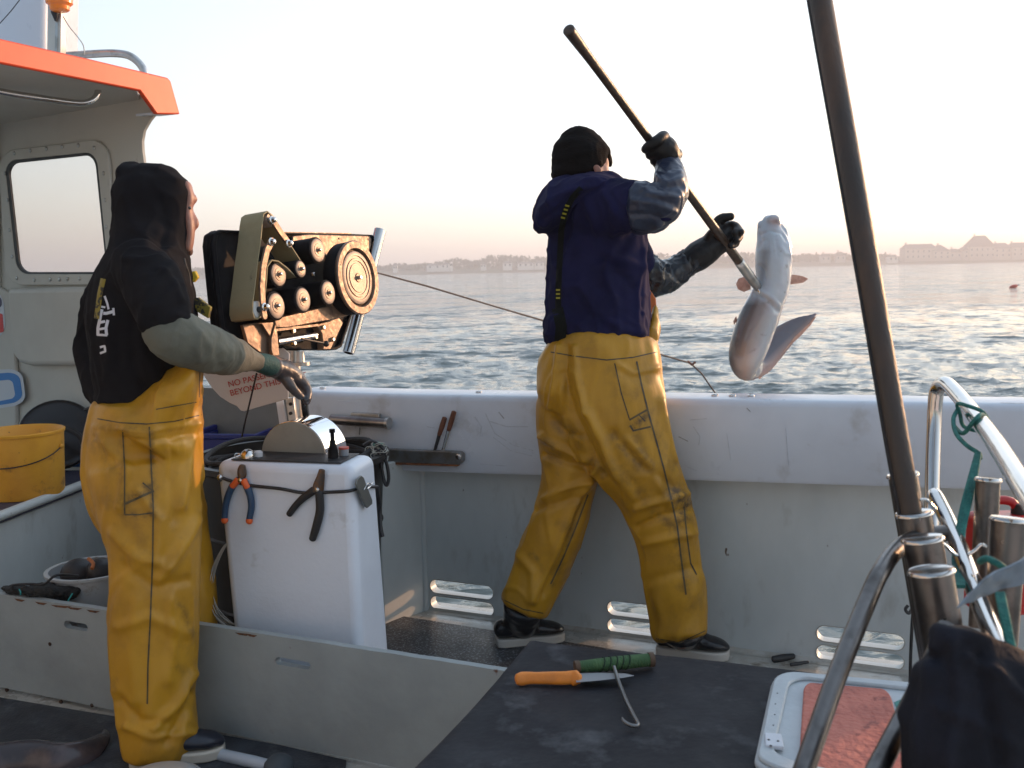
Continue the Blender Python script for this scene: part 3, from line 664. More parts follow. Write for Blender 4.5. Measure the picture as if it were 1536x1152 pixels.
    lamp = MB().lathe(lb, UP, [(0, 0.03), (0.005, 0.038), (0.02, 0.040), (0.03, 0.052), (0.075, 0.056), (0.15, 0.050)], n=24).build('beacon', mat('orange beacon', (0.95, 0.22, 0.01), 0.2, coat=0.3), mast)
    MB().lathe(lb + UP * 0.022, UP, [(0, 0.041), (0.002, 0.0425), (0.006, 0.0425), (0.008, 0.041)], n=24).build('beacon_band', mat('beacon amber', (0.9, 0.45, 0.02), 0.3), lamp)
    MB().tube([U(95, 25, 4.1), U(104, 40, 4.1), U(117, 56, 4.1), U(125, 68, 4.12), U(127, 82, 4.13)], 0.0022, n=8, step=4).build('aerial_lead', m_alu, e)
    MB().tube([U(-20, 58, 4.0), U(2, 33, 4.0), U(18, 15, 4.0), U(34, -6, 4.0)], 0.0018, n=8, step=2).build('stay_wire', m_black, e)
    # stickers
    bl = mat('sticker blue', (0.02, 0.20, 0.55), 0.35); pale = mat('sticker white', (0.62, 0.66, 0.72), 0.35)
    A = [CW(*p, 0.023) for p in rrect(0, 0, 1, 1, 0.28, quad=((-38, 556), (33, 553), (40, 606), (-32, 618)))]
    MB().prism(A, cn * 0.0012).build('sticker_outline', pale, e)
    A = [CW(*p, 0.0245) for p in rrect(0, 0, 1, 1, 0.28, quad=((-32, 562), (29, 558), (35, 602), (-27, 612)))]
    B = [CW(*p, 0.0245) for p in rrect(0, 0, 1, 1, 0.25, quad=((-12, 572), (19, 569), (24, 597), (-8, 603)))]
    ring_prism(MB(), A, B, cn * 0.001).build('sticker_digit', bl, e)
    A = [CW(*p, 0.023) for p in rrect(0, 0, 1, 1, 0.3, quad=((-40, 436), (5, 438), (9, 504), (-36, 512)))]
    MB().prism(A, cn * 0.0012).build('sticker_outline', pale, e)
    A = [CW(*p, 0.0245) for p in rrect(0, 0, 1, 1, 0.4, quad=((-36, 441), (2, 442), (4, 464), (-34, 467)))]
    MB().prism(A, cn * 0.001).build('sticker_digit', mat('sticker navy', (0.01, 0.02, 0.08), 0.35), e)
    A = [CW(*p, 0.0245) for p in rrect(0, 0, 1, 1, 0.1, quad=((-34, 472), (4, 470), (6, 498), (-32, 506)))]
    MB().prism(A, cn * 0.001).build('sticker_digit', mat('sticker red', (0.65, 0.02, 0.03), 0.35), e)
    return e
wheelhouse()
# ================================================================== BENCH, BOARD
def bench():
    e = empty('side_bench', G(0, 900, 0), 'grey side bench with a rounded lip behind the yellow bucket', 'bench')
    zt = 0.46
    a, b = G(-200, 850, zt), G(150, 716, zt)
    d = (b - a).normalized(); n_ = Vector((-d.y, d.x, 0))
    if n_.x > 0: n_ = -n_
    b = b + d * 0.15
    MB().prism([a, b, b + n_ * 1.6, a + n_ * 1.6], UP * 0.0 + UP * -0.03).build('bench_top', mat('blue grey mat', (0.035, 0.04, 0.075), 0.5, col2=(0.06, 0.06, 0.09), nscale=20, bump=0.2), e, bevel=0.003)
    MB().hexa([Vector((*(a + n_ * 0.03).xy, 0)), Vector((*(b + n_ * 0.03).xy, 0)), Vector((*(b + n_ * 0.06).xy, 0)), Vector((*(a + n_ * 0.06).xy, 0)), a + n_ * 0.012 - UP * 0.035, b + n_ * 0.012 - UP * 0.035, b + n_ * 0.05 - UP * 0.035, a + n_ * 0.05 - UP * 0.035]).build('front_panel', m_grey, e)
    MB().tube([a - n_ * 0.004 + UP * 0.0, b - n_ * 0.004], 0.018, n=14).build('lip', m_grey, e)
    # end panel running back to the hooded man
    c_ = G(165, 870, 0.0); MB().box(Vector((*b.xy, 0.215)) + Vector((0.185, 0.0, 0)), (0.20, 0.02, 0), (-0.001, 0.012, 0), (0, 0, 0.215)).build('end_panel', m_grey, e)
    return e
bench()
bd0, bd1 = G(-60, 1036), G(560, 1190)     # foot line of the near board (depth from z = 0)
tb0, tb1 = G(0, 891, 0.33), G(735, 1003, 0.33)
bdir = Vector((tb1.x - tb0.x, tb1.y - tb0.y, 0)).normalized(); bnn = Vector((bdir.y, -bdir.x, 0)); bnn = bnn if bnn.dot(CAM - tb0) > 0 else -bnn
def BD(px, py, w=0.0): return PLN(px, py, tb0 + bnn * w, bnn)
def pen_board():
    e = empty('pen_board', Vector((tb0.x + 0.8, tb0.y - 0.3, 0)), 'grey board standing on edge across the deck, with hand slots and a chipped top', 'board')
    A = tb0 - bdir * 0.45; B = tb1 + bdir * 0.6; A.z = B.z = 0
    slots = [((96, 932), (132, 946)), ((413, 986), (466, 1004))]
    cu = bpy.data.curves.new('c', 'CURVE'); cu.dimensions = '2D'; cu.fill_mode = 'BOTH'; cu.extrude = 0.011
    L = (B - A).length
    outl = [(0, 0.014)] + [(x, 0.33 + 0.0016 * noise.noise(Vector((x * 14, 0, 2))) - (0.004 if abs(noise.noise(Vector((x * 9, 4, 1)))) > 0.42 and x < 1.2 else 0)) for x in np.linspace(0, L, 150)] + [(L, 0.014)]
    sp = [outl]
    for (x0, y0), (x1, y1) in slots:
        p, q = BD(x0, y0), BD(x1, y1); ua, ub = (p - A).dot(bdir), (q - A).dot(bdir); zc = (p.z + q.z) / 2; r = 0.012 if x0 < 200 else 0.011
        if x0 > 200: zc = BD(440, 995).z
        else: zc = BD(114, 939).z
        sp.append([(ub - r + r * math.cos(t), zc + r * math.sin(t)) for t in np.linspace(-math.pi / 2, math.pi / 2, 8)] + [(ua + r + r * math.cos(t), zc + r * math.sin(t)) for t in np.linspace(math.pi / 2, 3 * math.pi / 2, 8)])
    for pts in sp:
        s = cu.splines.new('POLY'); s.points.add(len(pts) - 1); s.use_cyclic_u = True
        for q, (x, y) in zip(s.points, pts): q.co = (x, y, 0, 1)
    o = bpy.data.objects.new('t', cu); COL.objects.link(o); me = evalmesh(o); bpy.data.objects.remove(o)
    for v in me.vertices: v.co = A + bdir * v.co.x + UP * v.co.y + bnn * (v.co.z - 0.011)
    me.materials.clear()
    link('panel', me, e, mats=[mat('chipped board paint', (0.325, 0.36, 0.365), 0.5, col2=(0.27, 0.30, 0.305), nscale=3, stain=(0.20, 0.15, 0.09), sscale=9, slo=0.66, shi=0.76, bump=0.12, bscale=30, speck=(0.14, 0.06, 0.035), spscale=22, splo=0.75)])
    for px, py in [(91, 1053), (10, 1035), (138, 1058), (500, 1140), (384, 1118), (75, 966)]:
        MB().lathe(BD(px, py, 0.0005), bnn, [(-0.004, 0.006), (0.001, 0.0065), (0.0015, 0.003)], n=10).build('bolt_hole', mat('dark rust', (0.05, 0.025, 0.015), 0.8), e)
    # rust bleeding from chips on the top edge
    for px, w_ in ((92, 16), (112, 12), (62, 9), (30, 8), (140, 10), (365, 12), (378, 8)):
        py = 891 + px * 0.1525
        m_ = MB().prism([BD(px - w_, py + 2, 0.001), BD(px + w_, py + 4.5, 0.001), BD(px + w_ * 0.4, py + 7, 0.001), BD(px - w_ * 0.5, py + 5.5, 0.001)], bnn * 0.0008)
        m_.build('rust_chip', mat('chip rust', (0.16, 0.07, 0.035), 0.85, col2=(0.07, 0.04, 0.03), nscale=90), e)
    return e
pen_board()
# ================================================================== CUTTING TABLE (foreground)
TZ = 0.44
def cutting_table():
    e = empty('cutting_table', G(900, 1300, 0), 'low table under a scuffed black rubber sheet in the foreground', 'table')
    top = [(795, 955), (1190, 1001), (1410, 1027), (1560, 1300), (470, 1310), (560, 1212), (612, 1148), (690, 1050), (742, 1000), (772, 972)]
    P = [G(x, y, TZ) for x, y in top]
    # gently undulating sheet, draped edges
    g = []; NX, NY = 70, 50
    c00, c10, c11, c01 = G(795, 955, TZ), G(1440, 1031, TZ), G(1640, 1330, TZ), G(430, 1330, TZ)
    vs = []; fs = []
    for j in range(NY + 1):
        v = j / NY
        for i in range(NX + 1):
            u = i / NX
            p = (c00 * (1 - u) + c10 * u) * (1 - v) + (c01 * (1 - u) + c11 * u) * v
            bow = 0.0
            p = p + Vector((0.016 * math.sin(v * math.pi * 1.0) * (1 - u) ** 6, 0, 0))
            z = 0.003 * noise.noise(p * 4) + 0.0012 * noise.noise(p * 13)
            ed = min(u, 1 - u) * 1.2; ev = v * 0.9
            drop = 0.0
            if ed < 0.02: drop = 0.010 * (1 - ed / 0.02) ** 2
            if ev < 0.02: drop = max(drop, 0.008 * (1 - ev / 0.02) ** 2)
            # crease running across
            z -= 0.004 * math.exp(-((v - 0.52 - 0.03 * u) / 0.008) ** 2) * (1 if 0.55 < u < 0.85 else 0)
            vs.append(p + UP * (z - drop))
    n = NX + 1
    fs = [(j * n + i, j * n + i + 1, (j + 1) * n + i + 1, (j + 1) * n + i) for j in range(NY) for i in range(NX)]
    # skirt
    edge = [j * n for j in range(NY, -1, -1)] + [i for i in range(1, n)] + [(j) * n + NX for j in range(1, NY + 1)]
    b0 = len(vs); vs += [Vector(vs[i]) - UP * 0.035 for i in edge]
    fs += [(edge[k], edge[k + 1], b0 + k + 1, b0 + k) for k in range(len(edge) - 1)]
    MB().add(vs, fs, True).build('rubber_sheet', mat('scuffed black rubber', (0.008, 0.009, 0.014), 0.62, col2=(0.022, 0.024, 0.032), nscale=5, nlo=0.5, nhi=0.78, stain=(0.10, 0.105, 0.115), sscale=9, slo=0.54, shi=0.80, bump=0.3, bscale=70, bdist=0.004, rvar=0.1, spec=0.3), e)
    # box beneath
    q = [c00, c10, c11, c01]; cen = sum(q, Vector()) / 4
    q = [cen + (p - cen) * 0.975 for p in q]
    lo = [Vector((*(p - (p - cen) * 0.02).xy, 0.0)) for p in q]
    MB().hexa([lo[3], lo[2], lo[1], lo[0]] + [Vector((p.x, p.y, TZ - 0.012)) for p in (q[3], q[2], q[1], q[0])]).build('body', m_grey, e, bevel=0.01)
    return e
cutting_table()
m_tray = mat('dull tray plastic', (0.50, 0.55, 0.58), 0.45, col2=(0.42, 0.47, 0.5), nscale=5, stain=(0.2, 0.2, 0.2), sscale=14, slo=.64, shi=.74, bump=.2, bscale=50)
def tray():
    e = empty('cutting_board_tray', G(1270, 1070, TZ + 0.004), 'white moulded tray holding a pitted salmon pink cutting slab', 'tray')
    z0 = TZ + 0.004; T = z0 + 0.020
    def crn(pts, z): return [G(x, y, z) for x, y in pts]
    quad = ((1160, 1005), (1440, 1030), (1600, 1240), (1128, 1150))
    outer = crn(rrect(0, 0, 1, 1, 0.12, quad=quad), T); 
    low = [Vector((p.x, p.y, z0)) for p in outer]
    MB().prism(low, UP * 0.016).build('tray_body', m_tray, e, bevel=0.006)
    quad2 = ((1180, 1010), (1430, 1034), (1580, 1230), (1152, 1146))
    cr = [G(x, y, T) for x, y in rrect(0, 0, 1, 1, 0.12, quad=((1163, 1007), (1436, 1032), (1595, 1236), (1133, 1148)))]
    cr2 = [G(x, y, T) for x, y in rrect(0, 0, 1, 1, 0.12, quad=((1186, 1016), (1424, 1040), (1575, 1222), (1158, 1138)))]
    ring_prism(MB(), [p - UP * 0.0055 for p in cr], [p - UP * 0.0055 for p in cr2], UP * 0.010).build('rim', m_tray, e, bevel=0.004)
    q = rrect(0, 0, 1, 1, 0.1, quad=((1206, 1027), (1334, 1038), (1372, 1190), (1198, 1150)))
    MB().prism([G(x, y, z0 + 0.017) for x, y in q], UP * 0.007).build('slab', mat('salmon slab', (0.56, 0.17, 0.12), 0.55, col2=(0.44, 0.12, 0.085), nscale=12, stain=(0.30, 0.08, 0.06), sscale=30, slo=0.60, shi=0.66, bump=1.0, bscale=55, bdist=0.008), e, bevel=0.003)
    h = MB().prism([G(x, y, T) for x, y in [(1146, 1104), (1172, 1106), (1176, 1126), (1148, 1124)]], UP * 0.008).build('hinge', m_white, e, bevel=0.002)
    for x, y in ((1153, 1110), (1167, 1112), (1156, 1119)):
        MB().lathe(G(x, y, T + 0.0075), UP, [(0, 0.0025), (0.0012, 0.0025)], n=8).build('screw', m_black, h)
    for x, y in ((1166, 1040), (1163, 1056), (1162, 1072), (1160, 1088)):
        MB().lathe(G(x, y, T + 0.0043), UP, [(0, 0.0016), (0.0008, 0.0016)], n=8).build('screw', m_black, e)
    m_ = MB(); m_.prism([G(x, y, T - 0.004) for x, y in [(1341, 1054), (1350, 1050), (1357, 1056), (1350, 1068), (1345, 1064)]], UP * 0.001).build('green_stain', mat('green paint', (0.02, 0.22, 0.2), 0.5), e)
    return e
tray()
def knife():
    z = TZ + 0.004; d0 = G(776, 1020, z); d1 = G(868, 1018, z); d2 = G(950, 1014, z)
    e = empty('filleting_knife', d0, 'orange handled knife lying on the black rubber sheet', 'knife')
    k = depth(d0) / FPX
    secs = [(777, 1019, 8.5), (783, 1018, 10), (792, 1017, 9.2), (806, 1017, 8.8), (830, 1017, 9.6), (848, 1017, 9.8), (858, 1016, 10), (863, 1017, 11.5), (868, 1018, 8)]
    MB().loft([(G(x, y, z + 0.011), h * k, 0.0095) for x, y, h in secs], n=18, step=4, cap=0.35, ex=2.6).build('handle', mat('orange plastic', (0.85, 0.27, 0.03), 0.4, col2=(0.70, 0.22, 0.03), nscale=20, stain=(0.35, 0.13, 0.03), sscale=40, slo=0.66), e)
    P = [(864, 1011), (900, 1010), (938, 1011), (951, 1014), (935, 1017), (900, 1021), (864, 1024)]
    MB().prism([G(x, y, z + 0.010) for x, y in P], UP * 0.0016).build('blade', mat('knife steel', (.38, .40, .43), .42, metal=.6), e, bevel=0.0005)
knife()
def hand_gaff():
    z = TZ + 0.008; k = depth(G(920, 997, z)) / FPX
    e = empty('hand_gaff', G(920, 997, z), 'short hook with a green cord bound cross handle, lying over the knife', 'gaff hook')
    a, b = G(862, 1001, z + 0.012), G(980, 989, z + 0.012)
    h = MB().tube([a + (b - a) * t for t in (0.05, 0.3, 0.6, 0.95)], [8.5 * k, 9.5 * k, 10 * k, 9.5 * k], n=20, step=6).build('handle', mat('green cord', (0.035, 0.10, 0.035), 0.75, col2=(0.06, 0.14, 0.05), nscale=40, bump=0.8, bscale=120, bstretch=(3, 0.6, 1), bdist=0.004), e)
    m_ = MB(); m_.tube([a, a + (b - a) * 0.06], 9.5 * k, n=16); m_.tube([a + (b - a) * 0.94, b], 10.8 * k, n=16); m_.build('end_cap', mat('worn wood end', (0.10, 0.06, 0.035), 0.7), e)
    m_ = MB(); d = (b - a).normalized(); s_ = d.cross(UP).normalized()
    for q in (0.34, 0.42, 0.5, 0.58, 0.66):
        cc = a + (b - a) * q
        m_.tube([cc + d * (0.006 * math.sin(t)) + (s_ * math.cos(t) + UP * math.sin(t)) * (10.3 * k) for t in np.linspace(0, 6.2, 14)], 0.0016, n=6)
    m_.build('binding', mat('dark binding', (0.01, 0.03, 0.015), 0.8), h)
    pts = [(921, 1000, z + 0.02), (928, 1022, z + 0.008), (940, 1052, z + 0.004), (953, 1078, z + 0.004), (957, 1086, z + 0.004), (953, 1089, z + 0.004), (944, 1087, z + 0.005), (936, 1082, z + 0.008), (933, 1076, z + 0.014)]
    MB().tube([G(*p) for p in pts], [2.6 * k] * 7 + [2.2 * k, 0.8 * k], n=10, step=5).build('hook', mat('dull hook steel', (0.20, 0.20, 0.20), 0.35, metal=0.9), e)
hand_gaff()
# ================================================================== LINE HAULER
MZ = (290, 290, 4.267)                           # close-up offsets used to measure the machine
def mz(x, y): return (MZ[0] + x / MZ[2], MZ[1] + y / MZ[2])
mO = U(440, 430, 3.35); maz = R(-24)
mn = Vector((math.cos(maz), math.sin(maz), 0.0)).normalized(); mn = Vector((mn.x * 0.99, mn.y * 0.99, 0.10)).normalized()
def MP(x, y, off=0.0): px, py = mz(x, y); return PLN(px, py, mO + mn * off, mn)
def MPX(px, py, off=0.0): return PLN(px, py, mO + mn * off, mn)
m_bronze = mat('oiled steel', (0.22, 0.145, 0.10), 0.45, metal=0.3, col2=(0.14, 0.085, 0.055), nscale=30, stain=(0.06, 0.035, 0.025), sscale=22, slo=0.6, shi=0.72, bump=0.15, bscale=60, rvar=0.1)
m_blackp = mat('black moulded plastic', (0.008, 0.008, 0.010), 0.55, spec=.06, col2=(0.02, 0.02, 0.022), nscale=10, bump=0.08, bscale=50)
m_plate = mat('worn disc face', (0.30, 0.235, 0.19), 0.45, metal=0.2, col2=(0.21, 0.155, 0.12), nscale=40, stain=(0.14, 0.09, 0.06), sscale=30, slo=0.64)
m_belt = mat('fabric belt', (0.36, 0.30, 0.17), 0.75, col2=(0.28, 0.23, 0.12), nscale=6, bump=0.35, bscale=50, bstretch=(14, 14, 0.6), bdist=0.004, stain=(0.12, 0.10, 0.06), sscale=14, slo=0.62)
def hauler():
    base = Vector((*MPX(440, 530, 0.0).xy, 0.88))
    e = empty('line_hauler', base, 'line hauling machine with belt, six rollers and a big wheel on a black plate', 'line hauler')
    T = lambda L, o=0.0: [MP(x, y, o) for x, y in L]
    # back plate
    pl = T([(150, 236), (560, 252), (1000, 262), (1130, 268), (1146, 290), (1142, 420), (1090, 560), (1000, 780), (932, 985), (900, 1003), (600, 1002), (330, 960), (205, 915), (158, 880), (130, 640), (100, 330), (108, 262)], -0.02)
    MB().prism(pl, -mn * 0.03).build('back_plate', m_blackp, e, bevel=0.008, seg=3)
    cen = sum(pl, Vector()) / len(pl)
    ring_prism(MB(), pl, [cen + (p - cen) * 0.955 for p in pl], mn * 0.014).build('plate_rim', m_blackp, e, bevel=0.004)
    MB().prism(T([(560, 246), (1010, 254), (1012, 264), (560, 258)], -0.03), -mn * 0.05 + UP * 0.001).build('top_strip', m_bronze, e)
    MB().prism(T([(640, 272), (740, 262), (1128, 272), (1142, 292), (1140, 330), (1120, 400), (700, 400), (630, 330)], -0.004), -mn * 0.008).build('front_plate', m_bronze, e, bevel=0.003)
    for x, y in ((932, 290), (1120, 294)): MB().lathe(MP(x, y, -0.004), mn, [(0, 0.004), (0.002, 0.004)], n=8).build('plate_screw', m_black, e)
    # lower plate and ledge
    MB().prism(T([(520, 800), (800, 735), (905, 720), (1000, 780), (940, 800), (600, 860), (530, 860)], 0.05), -mn * 0.06).build('lower_ledge', m_bronze, e, bevel=0.003)
    MB().prism(T([(790, 840), (930, 790), (960, 830), (880, 1000), (835, 1002), (825, 900)], 0.03), -mn * 0.03).build('side_cheek', m_bronze, e, bevel=0.003)
    MB().prism(T([(520, 870), (800, 838), (830, 900), (835, 1000), (600, 992), (540, 960)], 0.005), -mn * 0.02).build('lower_web', m_blackp, e)
    MB().prism(T([(520, 868), (800, 836), (800, 850), (520, 884)], 0.045), -mn * 0.03).build('ledge_lip', m_bronze, e)
    sh = MB().tube([MP(535, 950, 0.03), MP(780, 908, 0.03)], 0.0115, n=18).build('shaft', m_steel, e)
    MB().tube([MP(690, 930, 0.05), MP(850, 962, 0.06)], 0.0035, n=8).build('lever_rod', m_black, e)
    MB().ball(MP(850, 963, 0.06), 0.011).build('lever_knob', m_black, e)
    for x, y in ((832, 858), (892, 935), (640, 880), (645, 960), (782, 920), (770, 520)):
        MB().lathe(MP(x, y, 0.035), mn, [(-0.01, 0.008), (0.004, 0.008), (0.006, 0.006)], n=6).build('bolt', m_steel, e)
    # rollers
    def disc(x, y, hh, off, back, name, face=m_plate, rim=m_blackp, hub=True, tread=None):
        c = MP(x, y, off); r = hh / MZ[2] * depth(c) / FPX
        g = MB().lathe(c - mn * (off - back), mn, [(0, r * 0.96), (off - back - 0.006, r * 0.96), (off - back - 0.002, r), (off - back + 0.004, r), (off - back + 0.006, r * 0.93)], n=36).build(name, rim, e)
        MB().lathe(c + mn * 0.003, mn, [(0, r * 0.86), (0.005, r * 0.86), (0.0065, r * 0.78), (0.0065, r * 0.5), (0.008, r * 0.48), (0.008, r * 0.3)], n=36).build('face', face, g)
        MB().lathe(c + mn * 0.009, mn, [(0, r * 0.27), (0.004, r * 0.25), (0.004, r * 0.12)], n=20).build('hub', m_bronze, g)
        MB().lathe(c + mn * 0.012, mn, [(0, 0.0055), (0.008, 0.0055), (0.009, 0.004)], n=6).build('nut', m_steel, g)
        return c, r
    rl = {}
    for key, (x, y, hh, of, bk) in {'a': (785, 366, 86, 0.095, 0.0), 'b': (534, 520, 86, 0.07, 0.01), 'c': (675, 486, 60, 0.09, 0.03), 'd': (520, 722, 94, 0.085, 0.0), 'e': (691, 682, 86, 0.095, 0.0), 'f': (852, 638, 84, 0.095, 0.0)}.items():
        rl[key] = disc(x, y, hh, of, bk, 'roller')
    # big wheel: dark drum, bronze ring, ribbed inner face
    c = MP(1046, 541, 0.10); k = depth(c) / FPX / MZ[2]; r = 238 * k
    g = MB().lathe(c - mn * 0.06, mn, [(0, r * 0.9), (0.01, r * 0.97), (0.052, r * 0.985), (0.056, r * 0.97)], n=56).build('big_wheel', m_blackp, e)
    MB().lathe(c - mn * 0.004, mn, [(0, r * 0.97), (0.006, r), (0.010, r), (0.014, r * 0.97), (0.014, r * 0.80), (0.010, r * 0.775), (0.0, r * 0.775)], n=56).build('rim_ring', m_bronze, g)
    MB().lathe(c - mn * 0.006, mn, [(0, r * 0.72), (0.010, r * 0.71), (0.012, r * 0.66), (0.012, r * 0.60), (0.009, r * 0.59), (0.009, r * 0.53), (0.012, r * 0.52), (0.012, r * 0.46), (0.0095, r * 0.45), (0.0095, r * 0.40), (0.012, r * 0.39), (0.012, r * 0.12)], n=56).build('ribbed_face', m_plate, g)
    MB().lathe(c + mn * 0.006, mn, [(0, r * 0.13), (0.003, r * 0.12), (0.003, r * 0.07)], n=18).build('hub', m_bronze, g)
    MB().lathe(c + mn * 0.008, mn, [(0, 0.007), (0.010, 0.007), (0.012, 0.005)], n=6).build('nut', m_steel, g)
    ax = Vector(mn).cross(UP).normalized(); ay = ax.cross(mn)
    for t in (0.4, 1.3, 2.2, 3.6, 4.3, 5.2): MB().lathe(c + (ax * math.cos(t) + ay * math.sin(t)) * r * 0.885 + mn * 0.0095, mn, [(0, 0.0035), (0.001, 0.0035)], n=8).build('rivet', m_black, g)
    # belt: one loop round the two left pulleys, offset outward from the plate
    b0, b1 = 0.0, 0.088
    loop = [(475, 112), (500, 135), (524, 175), (600, 290), (690, 430), (706, 480), (690, 535), (660, 540), (600, 480), (545, 438), (505, 432), (478, 470), (472, 560), (458, 700), (435, 780), (415, 808), (390, 800), (378, 760), (380, 690), (392, 600), (410, 440), (432, 280), (440, 190), (450, 130)]
    outer = T(loop, b1)
    n = len(outer)
    def inset(L, d):
        o_ = []
        for i in range(n):
            a_, b_ = L[i - 1], L[(i + 1) % n]; t = (b_ - a_).normalized(); nn = t.cross(mn).normalized(); o_.append(L[i] + nn * d)
        return o_
    sg = 1 if (inset(outer, 0.01)[0] - sum(outer, Vector()) / n).length < (outer[0] - sum(outer, Vector()) / n).length else -1
    inn = inset(outer, sg * 0.004)
    MB().add(outer + inn + [p - mn * (b1 - b0) for p in outer] + [p - mn * (b1 - b0) for p in inn],
             [q for i in range(n) for j in [(i + 1) % n] for q in ((i, j, n + j, n + i), (j, i, 2 * n + i, 2 * n + j), (n + i, n + j, 3 * n + j, 3 * n + i), (2 * n + j, 2 * n + i, 3 * n + i, 3 * n + j))], True).build('belt', m_belt, e)
    for (x, y, hh, fm) in ((484, 172, 46, m_plate), (404, 746, 56, mat('white pulley', (0.62, 0.62, 0.60), 0.4))):
        c = MP(x, y, 0.078); r = hh / MZ[2] * depth(c) / FPX
        g = MB().lathe(c - mn * 0.075, mn, [(0, r), (0.080, r), (0.083, r * 0.9)], n=30).build('pulley', fm, e)
        MB().lathe(c + mn * 0.008, mn, [(0, r * 0.35), (0.012, r * 0.35), (0.014, r * 0.2)], n=16).build('pulley_hub', m_black, g)
    # link arms
    def arm(pts, w_, off, name):
        L = [MP(x, y, off) for x, y in pts]; k_ = depth(L[0]) / FPX / MZ[2]; lw = []
        o1, o2 = [], []
        for i, p in enumerate(L):
            t = (L[min(i + 1, len(L) - 1)] - L[max(i - 1, 0)]).normalized(); s_ = t.cross(mn).normalized()
            o1.append(p + s_ * w_ * k_); o2.append(p - s_ * w_ * k_)
        def endcap(p, t, s_, sgn): return [p + t * (sgn * math.sin(a) * w_ * k_) + s_ * (math.cos(a) * w_ * k_) for a in np.linspace(0.3, 2.84, 7)]
        tA = (L[1] - L[0]).normalized(); sA = tA.cross(mn).normalized(); tB = (L[-1] - L[-2]).normalized(); sB = tB.cross(mn).normalized()
        ol = o1 + endcap(L[-1], tB, sB, 1) + o2[::-1] + endcap(L[0], tA, sA, -1)[::-1]
        return MB().prism(ol, mn * 0.008).build(name, m_bronze, e, bevel=0.0015)
    a1 = arm([(500, 172), (550, 250), (606, 326)], 24, 0.092, 'link_arm')
    a2 = arm([(494, 306), (462, 370), (440, 470), (430, 600), (436, 700), (446, 786)], 24, 0.094, 'curved_arm')
    for a_, L in ((a1, [(500, 172), (606, 322)]), (a2, [(494, 312), (452, 728)])):
        for x, y in L:
            MB().lathe(MP(x, y, 0.10), mn, [(0, 0.013), (0.004, 0.013), (0.006, 0.009), (0.016, 0.008), (0.018, 0.005)], n=14).build('pivot_bolt', m_steel, a_)
    # steel guide tube behind the wheel
    t0, t1 = MP(1196, 240, 0.02), MP(990, 1018, 0.10)
    a = U(*mz(1196, 236), depth(t0) + 0.02); b = U(*mz(992, 1022), depth(t0) - 0.10)
    d_ = (b - a).normalized(); L = (b - a).length
    MB().lathe(a, d_, [(0, 0.019), (0, 0.0235), (L, 0.0235), (L, 0.019), (L - 0.04, 0.019)], n=30).build('guide_tube', m_steel, e)
    # bracket and stand post
    MB().prism(T([(318, 842), (440, 826), (455, 850), (498, 935), (500, 1030), (470, 1036), (430, 1020), (350, 960)], 0.03), -mn * 0.012).build('bracket', m_bronze, e, bevel=0.002)
    MB().prism(T([(526, 832), (540, 900), (553, 1038), (512, 1042), (500, 1000), (500, 930)], 0.05), -mn * 0.012).build('bracket', m_bronze, e, bevel=0.002)
    MB().prism(T([(320, 838), (520, 822), (526, 832), (500, 930), (440, 836)], 0.045), -mn * 0.01).build('bracket_top', m_bronze, e, bevel=0.002)
    pb = U(439, 590, 3.5); pt = U(439, 515, 3.5)
    MB().tube([Vector((pt.x, pt.y, 0.0)), Vector((pt.x, pt.y, 0.55)), pt + UP * 0.03], 0.024, n=24).build('post', m_alu, e)
    MB().lathe(U(450, 548, 3.45), UP, [(0, 0.035), (0.012, 0.035), (0.012, 0.018), (0.05, 0.016)], n=20).build('swivel', m_alu, e)
    # control lever held by the hooded man
    l0, l1 = U(461, 650, 3.34), U(453, 566, 3.20)
    MB().tube([l0, l1], 0.0125, n=16, cap=0.5).build('control_lever', m_steel, e)
    MB().tube([Vector((l0.x, l0.y, 0.55)), l0], 0.016, n=14).build('lever_sleeve', m_alu, e)
    MB().box(Vector((l0.x, l0.y, 0.52)) + (Vector((pt.x, pt.y, 0.52)) - Vector((l0.x, l0.y, 0.52))) * 0.5, (Vector((pt.x, pt.y, 0)) - Vector((l0.x, l0.y, 0))) * 0.5, (0.02, 0, 0), (0, 0, 0.012)).build('lever_bracket', m_alu, e)
    return e
hauler()
# hauling line to the surface
def line():
    a = MP(1150, 512, 0.11)
    pts = [a, U(565, 409, 3.72), U(640, 429, 4.2), U(740, 459, 4.9), U(822, 483, 5.6), U(900, 505, 6.4), U(985, 530, 7.4), U(1036, 545, 8.0)]
    k = G(1040, 545, WL + 0.9)
    o = MB().tube(pts + [U(1052, 560, 8.3), U(1073, 590, 8.6), U(1090, 615, 8.8)], [0.0030] * 2 + [0.004] * 2 + [0.0055] * 2 + [0.0065] * 5, n=8).build('hauling_line', mat('dark line', (0.06, 0.05, 0.05), 0.8))
    tag(o, 'thin dark fishing line running from the hauler wheel out to the sea', 'fishing line')
    o2 = MB().tube([U(1031, 542, 7.95), U(1038, 547, 7.95), U(1043, 543, 7.95)], 0.011, n=8).build('snood_knot', mat('knot', (0.2, 0.09, 0.06), 0.8), o)
line()
